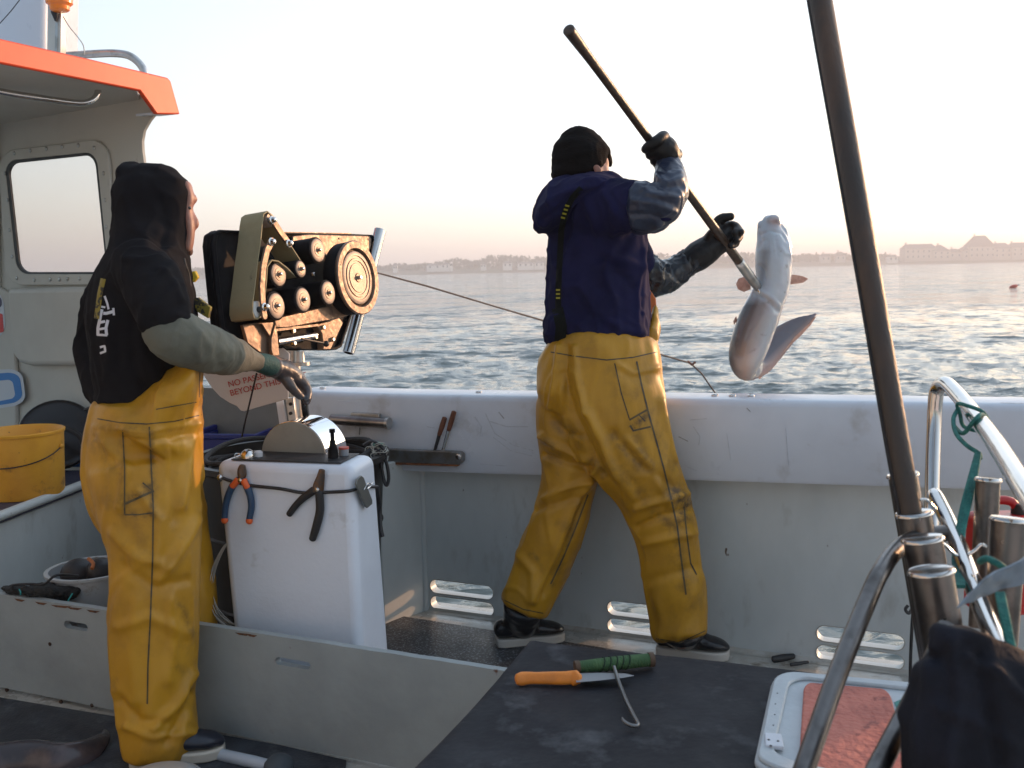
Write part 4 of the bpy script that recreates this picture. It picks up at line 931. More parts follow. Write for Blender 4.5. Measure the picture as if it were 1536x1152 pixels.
# ================================================================== SIGN
def sign():
    D = 3.3; P0 = U(360, 585, D); n_ = Vector((-0.12, -1, 0.12)).normalized()
    def Q(px, py, o_=0.0): return PLN(px, py, P0 + n_ * o_, n_)
    pts = [(296, 520), (300, 550), (307, 566), (318, 582), (330, 595), (344, 604), (355, 609), (361, 616), (366, 617), (432, 598), (434, 530), (400, 500)]
    e = empty('warning_sign', Q(362, 617), 'curved white sign with red capital letters under the grey sleeved arm', 'sign')
    MB().prism([Q(*p) for p in pts], -n_ * 0.006).build('sign_panel', mat('sign white', (0.72, 0.69, 0.66), 0.4, stain=(0.5, 0.45, 0.4), sscale=9, slo=0.62), e, bevel=0.002)
    x = (Q(425, 560, 0.001) - Q(343, 580, 0.001)); y = UP
    red = mat('sign red', (0.50, 0.06, 0.05), 0.5)
    sz = (Q(343, 568, 0) - Q(343, 580, 0)).length * 1.06
    for body, o_ in (('NO PASSENGERS', (343, 581)), ('BEYOND THIS POINT', (346, 594))):
        me = text_mesh(body, sz, Q(*o_, 0.0012), x, y, 0.0005, space=1.0)
        link('lettering', me, e, mats=[red])
    MB().prism([U(414, 601, 3.31), U(424, 598, 3.31), U(431, 638, 3.31), U(420, 642, 3.31)], Vector((0, 0.01, 0))).build('support_strip', m_white, e)
    MB().prism([U(428, 598, 3.30), U(440, 596, 3.30), U(446, 640, 3.30), U(434, 640, 3.30)], Vector((0, 0.03, 0))).build('hinge', m_alu, e, bevel=0.003)
    for y_ in (606, 620, 634): MB().lathe(U(436, y_, 3.295), (0, -1, 0), [(-0.004, 0.006), (0.003, 0.006)], n=8).build('hinge_bolt', m_black, e)
sign()
# ================================================================== WHITE CONSOLE BOX
def console():
    Dn = 2.93
    e = empty('bait_box', Vector((*U(458, 900, Dn).xy, 0)), 'tall white bait box with a dark recessed top standing behind the near board', 'box')
    zt = U(340, 692, Dn + 0.02).z
    TL, TR, TB = U(331, 691, Dn + 0.03), U(529, 699, Dn), U(563, 684, Dn + 0.28)
    TL.z = TR.z = TB.z = zt; TR = G(529, 699, zt); TL = G(322, 692, zt); TB = G(563, 681, zt); TC = TB + (TL - TR)
    zb = 0.012
    def foot(px, D): p = U(px, 900, D); return p
    BL = G(359, 1000, zb + 0.0); BL = U(356, 1000, depth(TL) + 0.02); BR = U(542, 1010, depth(TR) + 0.0); BB = U(590, 1000, depth(TB) + 0.02)
    for p in (BL, BR, BB): p.z = zb
    BC = BB + (BL - BR)
    m_ = MB().hexa([BL, BR, BB, BC, TL, TR, TB, TC]).build('shell', mat('white plastic', (0.70, 0.745, 0.82), 0.36, col2=(0.64, 0.68, 0.75), nscale=3, stain=(0.42, 0.42, 0.42), sscale=9, slo=0.62, shi=0.8, bump=0.25, bscale=90, bdist=0.002), e, bevel=0.028, seg=5)
    ctr = (TL + TR + TB + TC) / 4
    rt = [ctr + (p - ctr) * 0.80 + UP * 0.0015 for p in (TL, TR, TB, TC)]
    MB().prism(rt, UP * 0.003).build('top_pad', m_black, e, bevel=0.001)
    # shock cord stretched round the top
    def face(px, py, o_=0.004):
        # front or right hand face of the shell
        n1 = (TR - TL).cross(BL - TL).normalized(); n1 = n1 if n1.dot(CAM - TL) > 0 else -n1
        n2 = (TB - TR).cross(BR - TR).normalized(); n2 = n2 if n2.dot(CAM - TR) > 0 else -n2
        a = PLN(px, py, TL + n1 * o_, n1); b = PLN(px, py, TR + n2 * o_, n2)
        return (a, n1) if px < 531 else (b, n2)
    pts = [(330, 722, .010), (333, 717, .008), (345, 721, .004), (375, 728, .004), (420, 733, .004), (455, 739, .004), (500, 738, .004), (526, 736, .006), (545, 730, .005), (558, 730, .005), (566, 730, .002)]
    MB().tube([face(x, y, o_ + 0.003)[0] for x, y, o_ in pts], 0.0048, n=10, step=5).build('shock_cord', m_black, e)
    MB().ball(face(330, 716, 0.012)[0], 0.009).build('cord_hook', m_steel, e)
    t = [face(566, 730, 0.004)[0], U(569, 760, 3.1), U(571, 790, 3.1), U(574, 805, 3.1)]
    MB().tube(t, 0.006, n=8, step=3).build('cord_tail', m_black, e)
    k = Dn / FPX
    # slip-joint pliers with blue grips
    def pliers(label, jaws, piv, legA, legB, grip, tipm, jawm, w_):
        p, n1 = face(*piv); g = empty('pliers', p, label, 'pliers', 'pliers hung on the cord of the bait box')
        hd = MB().loft([(face(x, y, 0.014)[0], h * k, 0.005) for x, y, h in jaws], n=14, step=4, cap=0.3)
        h = hd.build('jaws', jawm, g)
        MB().lathe(face(*piv, 0.016)[0], n1, [(0, 3.4 * k), (0.006, 3.4 * k), (0.008, 2.2 * k)], n=14).build('pivot', m_steel, g)
        for L in (legA, legB):
            o_ = MB().loft([(face(x, y, 0.013)[0], w_ * s_ * k, w_ * s_ * k * 0.8) for x, y, s_ in L], n=14, step=5, cap=0.5).build('handle', grip, g)
            if tipm:
                (x0, y0, _), (x1, y1, _) = L[-2], L[-1]
                MB().ball(face(x1, y1 + 2, 0.013)[0], w_ * 1.05 * k, w_ * 0.9 * k, w_ * 1.1 * k, n=12).build('grip_tip', tipm, o_)
                MB().loft([(face(L[0][0], L[0][1], 0.014)[0], w_ * 1.0 * k, w_ * .8 * k), (face(L[1][0], L[1][1], 0.014)[0], w_ * 0.95 * k, w_ * .9 * k)], n=12, step=3, cap=0.4).build('grip_collar', tipm, o_)
    pliers('blue and orange handled pliers hung on the cord at the left of the white box', [(364, 698, 4.5), (363, 705, 6.5), (363, 713, 6.5), (361, 720, 4.5)], (361, 720),
           [(357, 720, 1.0), (349, 729, 1.05), (342, 745, 1.0), (338, 762, 0.95), (337, 778, .9)], [(366, 721, 1.0), (371, 731, 1.05), (376, 746, 1.0), (377, 762, .95), (374, 779, .9)],
           mat('navy grip', (0.015, 0.05, 0.11), 0.45), mat('orange grip', (0.75, 0.12, 0.02), 0.45), mat('dark tool steel', (0.10, 0.08, 0.07), 0.4, metal=0.8, col2=(0.15, 0.08, 0.04), nscale=90), 5.2)
    pliers('black handled pliers opened wide, hung right of the blue pair on the white box', [(483, 705, 4.5), (481, 716, 6), (478, 728, 8), (477, 738, 8)], (477, 734),
           [(470, 736, 1.1), (455, 747, 1.0), (443, 759, .9), (434, 771, .85)], [(479, 740, 1.1), (480, 765, 1.1), (475, 788, 1.1), (469, 808, .95)],
           mat('black grip', (0.012, 0.012, 0.014), 0.5), None, mat('dark tool steel', None), 5.6)
    # second jaw of the open pair
    c_ = empty('spring_clip', face(547, 737)[0], 'small dull metal clip tied to the cord on the right face of the white box', 'clip')
    nn = face(547, 737)[1]
    MB().prism([face(x, y, 0.012)[0] for x, y in [(533, 719), (539, 713), (543, 716), (556, 750), (556, 756), (549, 762), (546, 760), (532, 727)]], nn * 0.006).build('clip_body', mat('weathered zinc', (0.16, 0.17, 0.165), 0.5, metal=0.6), c_, bevel=0.002)
    MB().tube([face(546, 735, .02)[0], face(552, 725, .02)[0], face(557, 728, .02)[0], face(551, 733, .02)[0], face(560, 723, .015)[0]], 0.0016, n=6, step=4).build('wire_loop', m_steel, c_)
    # polished half drum set in the top
    zc = zt - 0.012
    A = G(441, 686, zc); ra = (G(494, 686, zc) - G(388, 686, zc)).length / 2
    fd = (A - CAM); fd.z = 0; fd.normalize(); axd = (Matrix.Rotation(R(-30), 3, 'Z') @ fd)
    dr = empty('steel_drum', A, 'mirror polished half drum with a grey end standing in the top of the white box', 'drum')
    rr = ra * 1.0; nseg = 40; L = 0.135
    sd_ = axd.cross(UP).normalized()
    c0 = A + axd * 0.0
    arc = [(math.cos(t), math.sin(t)) for t in np.linspace(0, math.pi, nseg)]
    vs = [c0 + sd_ * (rr * c) + UP * (rr * s) for c, s in arc] + [c0 + axd * L + sd_ * (rr * c) + UP * (rr * s) for c, s in arc]
    q = len(arc); m1 = MB().add(vs, [(i, i + 1, q + i + 1, q + i) for i in range(q - 1)] + [tuple(range(q, 2 * q))[::-1], (0, q, 2 * q - 1, q - 1)] + [tuple(range(q))], True)
    m1.build('polished_wrap', mat('mirror steel', (0.78, 0.78, 0.80), 0.05, metal=1.0, bump=0.06, bscale=9), dr)
    vs = [c0 - axd * 0.004 + sd_ * (rr * .985 * c) + UP * (rr * .985 * s) for c, s in arc]
    MB().prism(vs, axd * 0.0035).build('end_plate', mat('grey end plate', (0.30, 0.30, 0.26), 0.5, col2=(0.26, 0.26, 0.23), nscale=12, bump=0.1), dr, bevel=0.001)
    # odds and ends on top
    p = G(372, 688, zt + 0.002); s_ = empty('steel_float', p, 'small shiny metal dome on the left end of the white box top', 'dome')
    MB().lathe(p, UP, [(0, 0.021), (0.012, 0.022), (0.022, 0.017), (0.028, 0.008), (0.030, 0.0)], n=20).build('shell', m_steel, s_)
    MB().tube([p + Vector((-0.021, 0, 0.004)), p + Vector((-0.034, -.01, 0.008)), p + Vector((-0.036, 0, 0.016)), p + Vector((-0.022, 0, 0.014))], 0.0016, n=6, step=4).build('wire_loop', m_steel, s_)
    p = G(388, 686, zt + 0.002); s2 = MB().lathe(p, UP, [(0, 0.012), (0.016, 0.013), (0.02, 0.008)], n=16).build('bottle_cap', mat('cap white', (0.6, 0.6, 0.62), 0.3)); tag(s2, 'tiny white cap between the metal dome and the polished drum', 'cap')
    p = G(500, 687, zt + 0.004); kk = depth(p) / FPX
    s3 = empty('small_bottle', p, 'small black bottle with a narrow neck beside the polished drum', 'bottle')
    MB().lathe(p, UP, [(0, 8 * kk), (12 * kk, 7.5 * kk), (22 * kk, 4.5 * kk), (26 * kk, 4.5 * kk)], n=20).build('bottle_body', m_blackp, s3)
    MB().lathe(p + UP * 26 * kk, UP, [(0, 3.2 * kk), (12 * kk, 3.0 * kk), (13 * kk, 4.6 * kk), (18 * kk, 4.4 * kk)], n=16).build('nozzle', m_blackp, s3)
    p = G(516, 683, zt + 0.004); s4 = empty('thread_spool', p, 'small spool with a red and white top right of the black bottle', 'spool')
    MB().lathe(p, UP, [(0, 7.5 * kk), (10 * kk, 7.5 * kk)], n=20).build('spool_core', mat('spool grey', (0.25, 0.27, 0.3), 0.5), s4)
    MB().lathe(p + UP * 10 * kk, UP, [(0, 8 * kk), (3 * kk, 8 * kk)], n=20).build('spool_top', mat('spool red', (0.5, 0.08, 0.06), 0.5), s4)
    return zt
BOXZ = console()
# ================================================================== THINGS ON THE RAIL
def rail_fittings():
    n_ = WN
    def F(px, py, o_=0.112): return PLN(px, py, W1 + WN * o_, WN)
    e = empty('steel_roller', F(540, 630), 'steel roller on a bracket fixed to the inside of the white rail', 'roller')
    a, b = F(497, 629, 0.15), F(580, 635, 0.15)
    MB().tube([a, b], 0.0195, n=24).build('barrel', mat('oily steel', (0.28, 0.26, 0.25), 0.3, metal=0.9, col2=(0.15, 0.13, 0.12), nscale=8), e)
    MB().prism([F(530, 618, .113), F(572, 620, .113), F(572, 634, .113), F(530, 630, .113)], WN * 0.02).build('bracket', m_alu, e, bevel=0.002)
    MB().tube([b, b + (b - a).normalized() * 0.012], 0.023, n=20).build('end_cap', m_alu, e)
    MB().tube([F(533, 640, .118), F(536, 634, .14), F(540, 640, .118), F(539, 652, .116)], 0.0025, n=6, step=3).build('wire', m_steel, e)
    r = empty('knife_rack', F(640, 684), 'long steel bar rack on the lower edge of the white rail', 'rack')
    ax, bx = F(560, 682, 0.118), F(697, 686, 0.118)
    MB().prism([F(556, 671, .112), F(694, 676, .112), F(698, 680, .112), F(698, 690, .112), F(694, 695, .112), F(556, 690, .112)], WN * 0.028).build('bar', mat('grey bar steel', (0.26, 0.27, 0.27), 0.35, metal=0.7, col2=(0.2, 0.17, 0.14), nscale=16), r, bevel=0.003)
    MB().prism([F(556, 690, .113), F(690, 695, .113), F(690, 698, .113), F(556, 694, .113)], WN * 0.024).build('rust_edge', m_rust, r)
    MB().lathe(F(688, 685, 0.140), WN, [(0, 0.011), (0.004, 0.011), (0.006, 0.005)], n=14).build('rack_bolt', m_steel, r)
    for (x0, y0, x1, y1, x2, y2, lb) in ((667, 627, 659, 652, 651, 676, 'left of two wooden handled knives standing in the steel rack'), (681, 618, 673, 645, 663, 677, 'right, taller one of two wooden handled knives in the steel rack')):
        k = empty('rack_knife', F(x2, y2, .126), lb, 'knife', 'knives in the steel rack')
        d = 4.0 / FPX
        MB().loft([(F(x0, y0, .126), 3.4 * d, .006), (F((x0 + x1) / 2, (y0 + y1) / 2, .126), 3.6 * d, .007), (F(x1, y1, .126), 3.0 * d, .006)], n=12, step=4, cap=0.4).build('handle', mat('brown wood', (0.16, 0.055, 0.025), 0.6, col2=(0.10, 0.035, 0.02), nscale=40), k)
        MB().loft([(F(x1, y1, .126), 2.6 * d, .0015), (F(x2, y2 + 4, .126), 2.0 * d, .0012)], n=8, step=2, cap=0).build('blade', m_black if x0 < 670 else m_steel, k)
    # vertical stains / scuffs are in the gelcoat; loose clip of cords behind the box
    t = empty('cord_bundle', F(560, 672, .2), 'tangle of black loops and pale twine hanging at the left end of the rack', 'cord')
    D = 3.45
    def L(pts, r_, mm, nm, close=False): MB().tube([U(x, y, D + (z if len(q) > 2 else 0)) for q in pts for x, y, z in [(*q, 0)[:3]]], r_, n=8, step=5, close=close).build(nm, mm, t)
    L([(563, 672), (570, 684), (572, 700), (576, 720), (580, 728), (583, 718), (581, 700), (576, 686), (568, 674)], 0.006, m_black, 'black_loop')
    L([(545, 668), (558, 662), (570, 668), (578, 680), (572, 690), (560, 686), (550, 678)], 0.006, m_black, 'black_loop')
    tw = mat('pale twine', (0.45, 0.45, 0.40), 0.8); rs = random.Random(3)
    for i in range(7):
        cx, cy = rs.uniform(556, 572), rs.uniform(668, 684)
        L([(cx + rs.uniform(7, 15) * math.cos(a), cy + rs.uniform(5, 12) * math.sin(a), rs.uniform(-.03, .03)) for a in np.linspace(0, 5.6, 8)], 0.0015, tw, 'twine')
    L([(560, 668), (566, 664), (574, 667)], 0.004, mat('green twine', (0.03, 0.25, 0.2), 0.8), 'green_twist')
    o = MB().tube([U(385, 560, 3.0), U(378, 590, 3.05), U(372, 615, 3.1), U(366, 640, 3.15), U(363, 655, 3.2)], 0.0028, n=8, step=3).build('control_cord', m_black)
    tag(o, 'thin black cord hanging down past the white sign', 'cord')
rail_fittings()
# ================================================================== TUB, BUCKETS, BINS
def tub():
    c = U(436, 690, 3.50); zr = 0.70; c = Vector((c.x, c.y, 0)); r = 0.325
    e = empty('black_tub', c, 'large round black tub of nets behind the white box', 'tub')
    bm_ = mat('black tub plastic', (0.010, 0.010, 0.010), 0.45, col2=(0.02, 0.017, 0.014), nscale=8)
    MB().lathe(c + UP * 0.004, UP, [(0, r * .84), (0.0, r * .86), (zr - 0.03, r), (zr - 0.02, r + 0.02), (zr, r + 0.02), (zr, r - 0.005), (0.3, r * 0.90), (0.3, 0)], n=56).build('tub_wall', bm_, e)
    for z in (0.2, 0.45): MB().lathe(c + UP * z, UP, [(0, r * (.86 + .14 * z / zr)), (0.006, r * (.86 + .14 * z / zr) + 0.008), (0.014, r * (.86 + .14 * z / zr))], n=56).build('rib', bm_, e)
    rp = mat('dark rope', (0.03, 0.03, 0.032), 0.8, bump=0.5, bscale=200)
    rs = random.Random(9)
    for i in range(7):
        pts = []; rr = r * rs.uniform(0.80, 0.96); zz = zr - 0.03 + rs.uniform(-0.04, 0.05)
        for a in np.linspace(0, 6.28, 22)[:-1]:
            pts.append(c + Vector((rr * math.cos(a + i), rr * math.sin(a + i), zz + 0.012 * math.sin(3 * a + i))))
        tag(MB().tube(pts, rs.uniform(0.006, 0.011), n=8, step=2, close=True).build('hose_coil', rp, e))
    m_ = MB(); m_.ball(c + UP * (zr - 0.10), r * 0.86, r * 0.86, 0.10, n=28); 
    me = organic(m_, 0.02, 1, lambda co, no: 0.03 * nz(co, 9, 2, octv=3)); link('net_heap', me, e, mats=[mat('black netting', (0.012, 0.013, 0.013), 0.8, bump=1, bscale=90)])
tub()
def crate_blue():
    p = U(340, 668, 4.1); p.z = 0
    e = empty('blue_crate', Vector((p.x, p.y, 0)), 'dark blue fish crate standing behind the black tub', 'crate')
    zt = U(340, 647, 4.1).z
    m_ = mat('royal blue plastic', (0.008, 0.018, 0.16), 0.4)
    a, b = U(280, 647, 4.05), U(384, 647, 4.0); 
    d = Vector((b.x - a.x, b.y - a.y, 0)).normalized(); n_ = Vector((-d.y, d.x, 0)); L = (b - a).length
    o_ = Vector((a.x, a.y, 0))
    P = [o_, o_ + d * L, o_ + d * L + n_ * 0.28, o_ + n_ * 0.28]
    ring_prism(MB(), P, [sum(P, Vector()) / 4 + (q - sum(P, Vector()) / 4) * 0.88 for q in P], UP * (zt - 0.02)).build('crate_wall', m_, e, bevel=0.004)
    ring_prism(MB(), [sum(P, Vector()) / 4 + (q - sum(P, Vector()) / 4) * 1.05 + UP * (zt - 0.019) for q in P], [sum(P, Vector()) / 4 + (q - sum(P, Vector()) / 4) * 0.9 + UP * (zt - 0.019) for q in P], UP * 0.02).build('crate_rim', m_, e, bevel=0.004)
    MB().prism([q + UP * 0.2 for q in P], UP * 0.01).build('crate_floor', m_, e)
crate_blue()
def buckets():
    zb = 0.462
    c = G(38, 741, zb); c.z = zb; r = 0.158; k = depth(c) / FPX
    e = empty('yellow_bucket', c, 'dirty yellow bucket with a drooping wire handle on the side bench', 'bucket')
    ym = mat('dirty yellow plastic', (0.78, 0.38, 0.035), 0.45, col2=(0.66, 0.30, 0.03), nscale=5, stain=(0.30, 0.12, 0.03), sscale=12, slo=0.6, shi=0.72, bump=0.1, bscale=40, speck=(0.2, 0.07, 0.02), spscale=45, splo=0.7)
    H = 0.262
    MB().lathe(c, UP, [(0, 0), (0, r * .93), (0.01, r * .95), (H - 0.012, r * 1.02), (H - 0.010, r * 1.05), (H, r * 1.06), (H + 0.003, r * 1.03), (H - 0.004, r * 0.99), (0.02, r * .92), (0.018, 0)], n=56).build('bucket_wall', ym, e)
    pts = []
    for t in np.linspace(-1.25, 1.25, 15):
        a = -math.pi / 2 + 0.28 + t; pts.append(c + Vector((r * 1.035 * math.cos(a), r * 1.035 * math.sin(a), 0.175 - 0.035 * (1 - (t / 1.25) ** 2) * 1.0 + 0.02 * (t / 1.25) * 1)))
    MB().tube(pts, 0.0024, n=8, step=3).build('handle', m_black, e)
    for q in (pts[0], pts[-1]): MB().ball(q, 0.010).build('handle_ear', ym, e)
    # blue tub further back
    c2 = G(100, 702, zb); c2.z = zb
    f = empty('blue_tub', c2, 'small light blue tub behind the yellow bucket', 'tub')
    q = [c2 + Vector((x, y, 0)) for x, y in ((-0.16, 0.02), (0.155, 0.0), (0.155, 0.22), (-0.16, 0.24))]
    bm_ = mat('light blue plastic', (0.02, 0.13, 0.42), 0.4, stain=(0.015, 0.08, 0.25), sscale=6)
    ctr = sum(q, Vector()) / 4; T = [ctr + (p - ctr) * 1.08 + UP * 0.135 for p in q]
    MB().hexa([*q, *T]).build('tub_wall', bm_, f, bevel=0.012)
    ring_prism(MB(), [p + (p - ctr) * 0.06 + UP * 0.0 for p in T], [ctr + (p - ctr) * 0.92 for p in T], UP * 0.012).build('tub_rim', bm_, f, bevel=0.003)
    # black hose coil / basket leaning behind
    g = empty('black_basket', G(85, 652, zb + 0.2), 'round black lid leaning behind the yellow bucket', 'lid')
    cc = U(86, 652, 4.55)
    MB().lathe(cc, Vector((0.25, -0.8, 0.45)), [(-0.02, 0.165), (0.0, 0.172), (0.012, 0.165), (0.016, 0.15), (0.008, 0.13), (0.01, 0.05), (0.01, 0.0)], n=40).build('lid_disc', mat('glossy black plastic', (0.01, 0.01, 0.012), 0.25), g)
    MB().tube([U(128, 615, 4.5), U(138, 611, 4.45), U(150, 608, 4.4)], 0.008, n=8, step=3).build('lid_handle', m_black, g)
    MB().tube([U(60, 648, 4.5), U(90, 640, 4.42), U(118, 652, 4.4), U(125, 668, 4.4)], 0.012, n=8, step=4).build('lid_rib', m_black, g)
buckets()
def pen_things():
    c = G(133, 1000, 0.004); D = 3.35; c = U(140, 900, D); c.z = 0.004
    e = empty('white_bucket', c, 'white bucket holding two dark floats behind the board', 'bucket')
    zt = U(140, 857, D).z; r = 0.135
    wm = mat('grey white plastic', (0.42, 0.44, 0.45), 0.4, stain=(0.2, 0.15, 0.1), sscale=10, slo=0.6)
    MB().lathe(c, UP, [(0, 0), (0, r * .85), (zt, r), (zt + .004, r + .01), (zt + .012, r + .01), (zt + .012, r - .004), (0.03, r * .82), (0.03, 0)], n=48).build('bucket_wall', wm, e)
    for i, (x, y, rr) in enumerate(((118, 858, .058), (152, 855, .052))):
        o = MB().ball(U(x, y + 3, D - 0.02), rr, rr, rr * .9, n=24).build('net_float', mat('dark float', (0.015, 0.014, 0.016), 0.5, bump=.3))
        tag(o, ('left' if i == 0 else 'right') + ' of two dark floats in the white bucket behind the board', 'float', 'floats in the white bucket')
    o = MB().tube([U(133, 838, D - .05), U(140, 845, D - .08), U(138, 853, D - .1)], .006, n=8, step=3).build('bait_scrap', mat('orange scrap', (.4, .12, .03), .7)); tag(o, 'orange brown scrap lying on the dark floats', 'bait')
    # black net bag
    m_ = MB(); m_.loft([S(8, 884, 3.25, 4, 2), S(40, 888, 3.2, 9, 2.4), S(75, 888, 3.2, 12, 2.5), S(104, 890, 3.22, 11, 2.2), S(124, 889, 3.25, 4, 2)], n=18, step=5)
    me = organic(m_, 0.008, 2, lambda co, no: .012 * nz(co, 22, 5, octv=3))
    o = link('net_bag', me, None, None, [mat('black netting', None)]); tag(o, 'black net bag slumped over the top of the board at the left', 'net bag')
    MB().tube([U(18, 886, 3.16), U(20, 878, 3.16), U(45, 876, 3.16), U(66, 876, 3.16), U(82, 864, 3.16), U(98, 862, 3.18), U(118, 864, 3.2)], .004, n=8, step=5).build('cord', m_black, o)
    MB().tube([U(109, 890, 3.12), U(104, 898, 3.11), U(101, 904, 3.11)], .002, n=6, step=3).build('teal_tie', mat('teal twine', (.02, .3, .3), .7), o)
    MB().tube([U(29, 884, 3.15), U(31, 888, 3.13), U(31, 892, 3.13)], .002, n=6, step=3).build('teal_tie', MATS['teal twine'], o)
    # coil of pale line between leg and box
    rs = random.Random(4); m_ = MB(); e2 = empty('line_coil', U(335, 900, 3.0), 'coil of pale monofilament line between the yellow leg and the white box', 'line coil')
    for i in range(16):
        a = rs.uniform(-6, 6); b = rs.uniform(-5, 5)
        pts = [(338 + a * .3, 818), (322 + a * .5, 850), (316 + a * .6, 885 + b), (320 + a, 912 + b), (336 + a, 932 + b), (356, 941 + b), (372, 930 + b), (368 + b, 890), (352 + a, 850), (344, 822)]
        MB().tube([U(x, y, 3.0 + rs.uniform(-.02, .02)) for x, y in pts], .0013, n=6, step=4, close=True).build('strand', mat('monofilament', (.42, .40, .36), .4), e2)
pen_things()
def front_left():
    c = G(240, 1196, 0.02); r = 0.120
    e = empty('steel_bowl', c, 'upturned shiny round lid on the deck at the bottom edge', 'lid')
    c.z = 0.012
    MB().lathe(c, UP, [(0, r), (0.03, r * .98), (0.05, r * .9), (0.062, r * .7), (0.066, 0)], n=56).build('dome', mat('pale enamel', (0.55, 0.56, 0.57), 0.15, metal=0.4), e)
    MB().lathe(c, UP, [(0.0, r), (0.003, r + .012), (0.012, r + .012), (0.014, r)], n=56).build('rim', m_steel, e)
    o = MB().tube([G(330, 1132, .02), G(380, 1143, .02), G(430, 1156, .02)], .017, n=16, cap=.3).build('deck_pipe', mat('pale hose', (.42, .47, .53), .35)); tag(o, 'pale tube lying on the deck in front of the boot', 'pipe')
    o = MB().ball(G(418, 1150, .04), .04, .05, .03, n=16).build('deck_rag', mat('dark rag', (.05, .06, .07), .8)); 
    tag(o, 'dark rag lying on the pale tube at the bottom edge', 'rag')
    pts = [G(-40, 1150, .03), G(40, 1138, .032), G(90, 1140, .03), G(130, 1128, .03), G(155, 1108, .03), G(158, 1096, .028)]
    m_ = MB(); m_.loft([(p, w_, w_ * .6) for p, w_ in zip(pts, (.05, .05, .045, .036, .02, .008))], n=18, step=6)
    o = m_.build('dead_fish', mat('dark wet skin', (.045, .04, .045), .22, col2=(.09, .07, .075), nscale=9)); tag(o, 'dark slick fish lying on the deck at the lower left', 'fish')
    for (a, b, w_) in (((1160, 989), (1190, 984), 5), ((1186, 997), (1212, 993), 2.5)):
        p, q = G(*a, .012), G(*b, .012); k = depth(p) / FPX
        o = MB().loft([(p, w_ * k, w_ * .6 * k), ((p + q) / 2, w_ * 1.1 * k, w_ * .6 * k), (q, w_ * .8 * k, w_ * .6 * k)], n=10, step=3).build('rubber_scrap', m_black)
        tag(o, 'larger black scrap on the deck edge beside the slots' if w_ > 3 else 'smaller black scrap on the deck edge beside the slots', 'scrap')
front_left()
# ================================================================== PEOPLE
m_pvc = mat('yellow oilskin', (0.50, 0.25, 0.012), 0.42, col2=(0.38, 0.185, 0.010), nscale=5, stain=(0.20, 0.10, 0.016), sscale=8, slo=0.56, shi=0.80, bump=0.25, bscale=9, bdist=0.02, bstretch=(1.6, 1.6, .5), spec=.4, dirt=(0.055, 0.032, 0.014), rvar=0.08)
m_seam = mat('grubby seam', (0.10, 0.065, 0.02), 0.6, col2=(0.03, 0.025, 0.02), nscale=40)
m_navy = mat('navy sweatshirt', (0.012, 0.013, 0.052), 0.85, col2=(0.008, 0.009, 0.036), nscale=8, bump=0.2, bscale=260, bdist=0.002, spec=.12)
m_char = mat('charcoal sweatshirt', (0.012, 0.0115, 0.0135), 0.9, col2=(0.008, 0.0075, 0.0095), nscale=6, bump=0.2, bscale=260, bdist=0.002, spec=.1)
m_skin = mat('weathered skin', (0.33, 0.165, 0.12), 0.5, col2=(0.34, 0.13, 0.09), nscale=30, bump=0.15, bscale=120, bdist=0.002)
m_hair = mat('dark hair', (0.008, 0.005, 0.004), 0.8, spec=.1, bump=0.9, bscale=200, bstretch=(1, 1, 0.2), bdist=0.006)
m_glove = mat('wet black glove', (0.005, 0.005, 0.006), 0.45, spec=.3, col2=(0.01, 0.01, 0.011), nscale=30, bump=0.3, bscale=70, bdist=0.004)
def person(loc, label): return empty('person', loc, label, 'person', None)
def chain(mb, L, ratio=1.0, n=12, step=4, cap=0.5, ex=2.0, sh=1.0):
    mb.loft([S(x, y, d, h * sh, (r[0] if r else ratio)) for x, y, d, h, *r in L], n=n, step=step, cap=cap, ex=ex)
def cloth(name, mb, vox, m_, parent, it=4, folds=(), fs=(1, 1), namp=0.004, nsc=6, nst=(1, 1, 1), seed=1.0, dirt=None, fine=0.0008):
    def disp(co, no):
        d = strokes(co, no, [(p_, w_ * fs[0], a_ * fs[1]) for p_, w_, a_ in folds])
        a = nz(co, nsc, seed, nst, 1); b = nz(co, nsc * 2.3, seed + 5, nst, 1)
        c_ = nz(co + 0.05 * a[:, None], nsc * 1.3, seed + 3, (nst[0] * 1.2, nst[1] * 1.2, nst[2] * .6), 1)
        d = d + namp * (np.exp(-(c_ / .10) ** 2) * 1.0 + np.exp(-(b / .09) ** 2) * .5 + a * .9 - .35) + fine * nz(co, nsc * 8, seed + 9)
        return d
    me = organic(mb, vox, it, disp)
    paint(me, dirt or [([(0, 0), (1, 1)], 1, 0)])
    bv = bvh_of(me); o = link(name, me, parent, None, [m_]); return o, bv
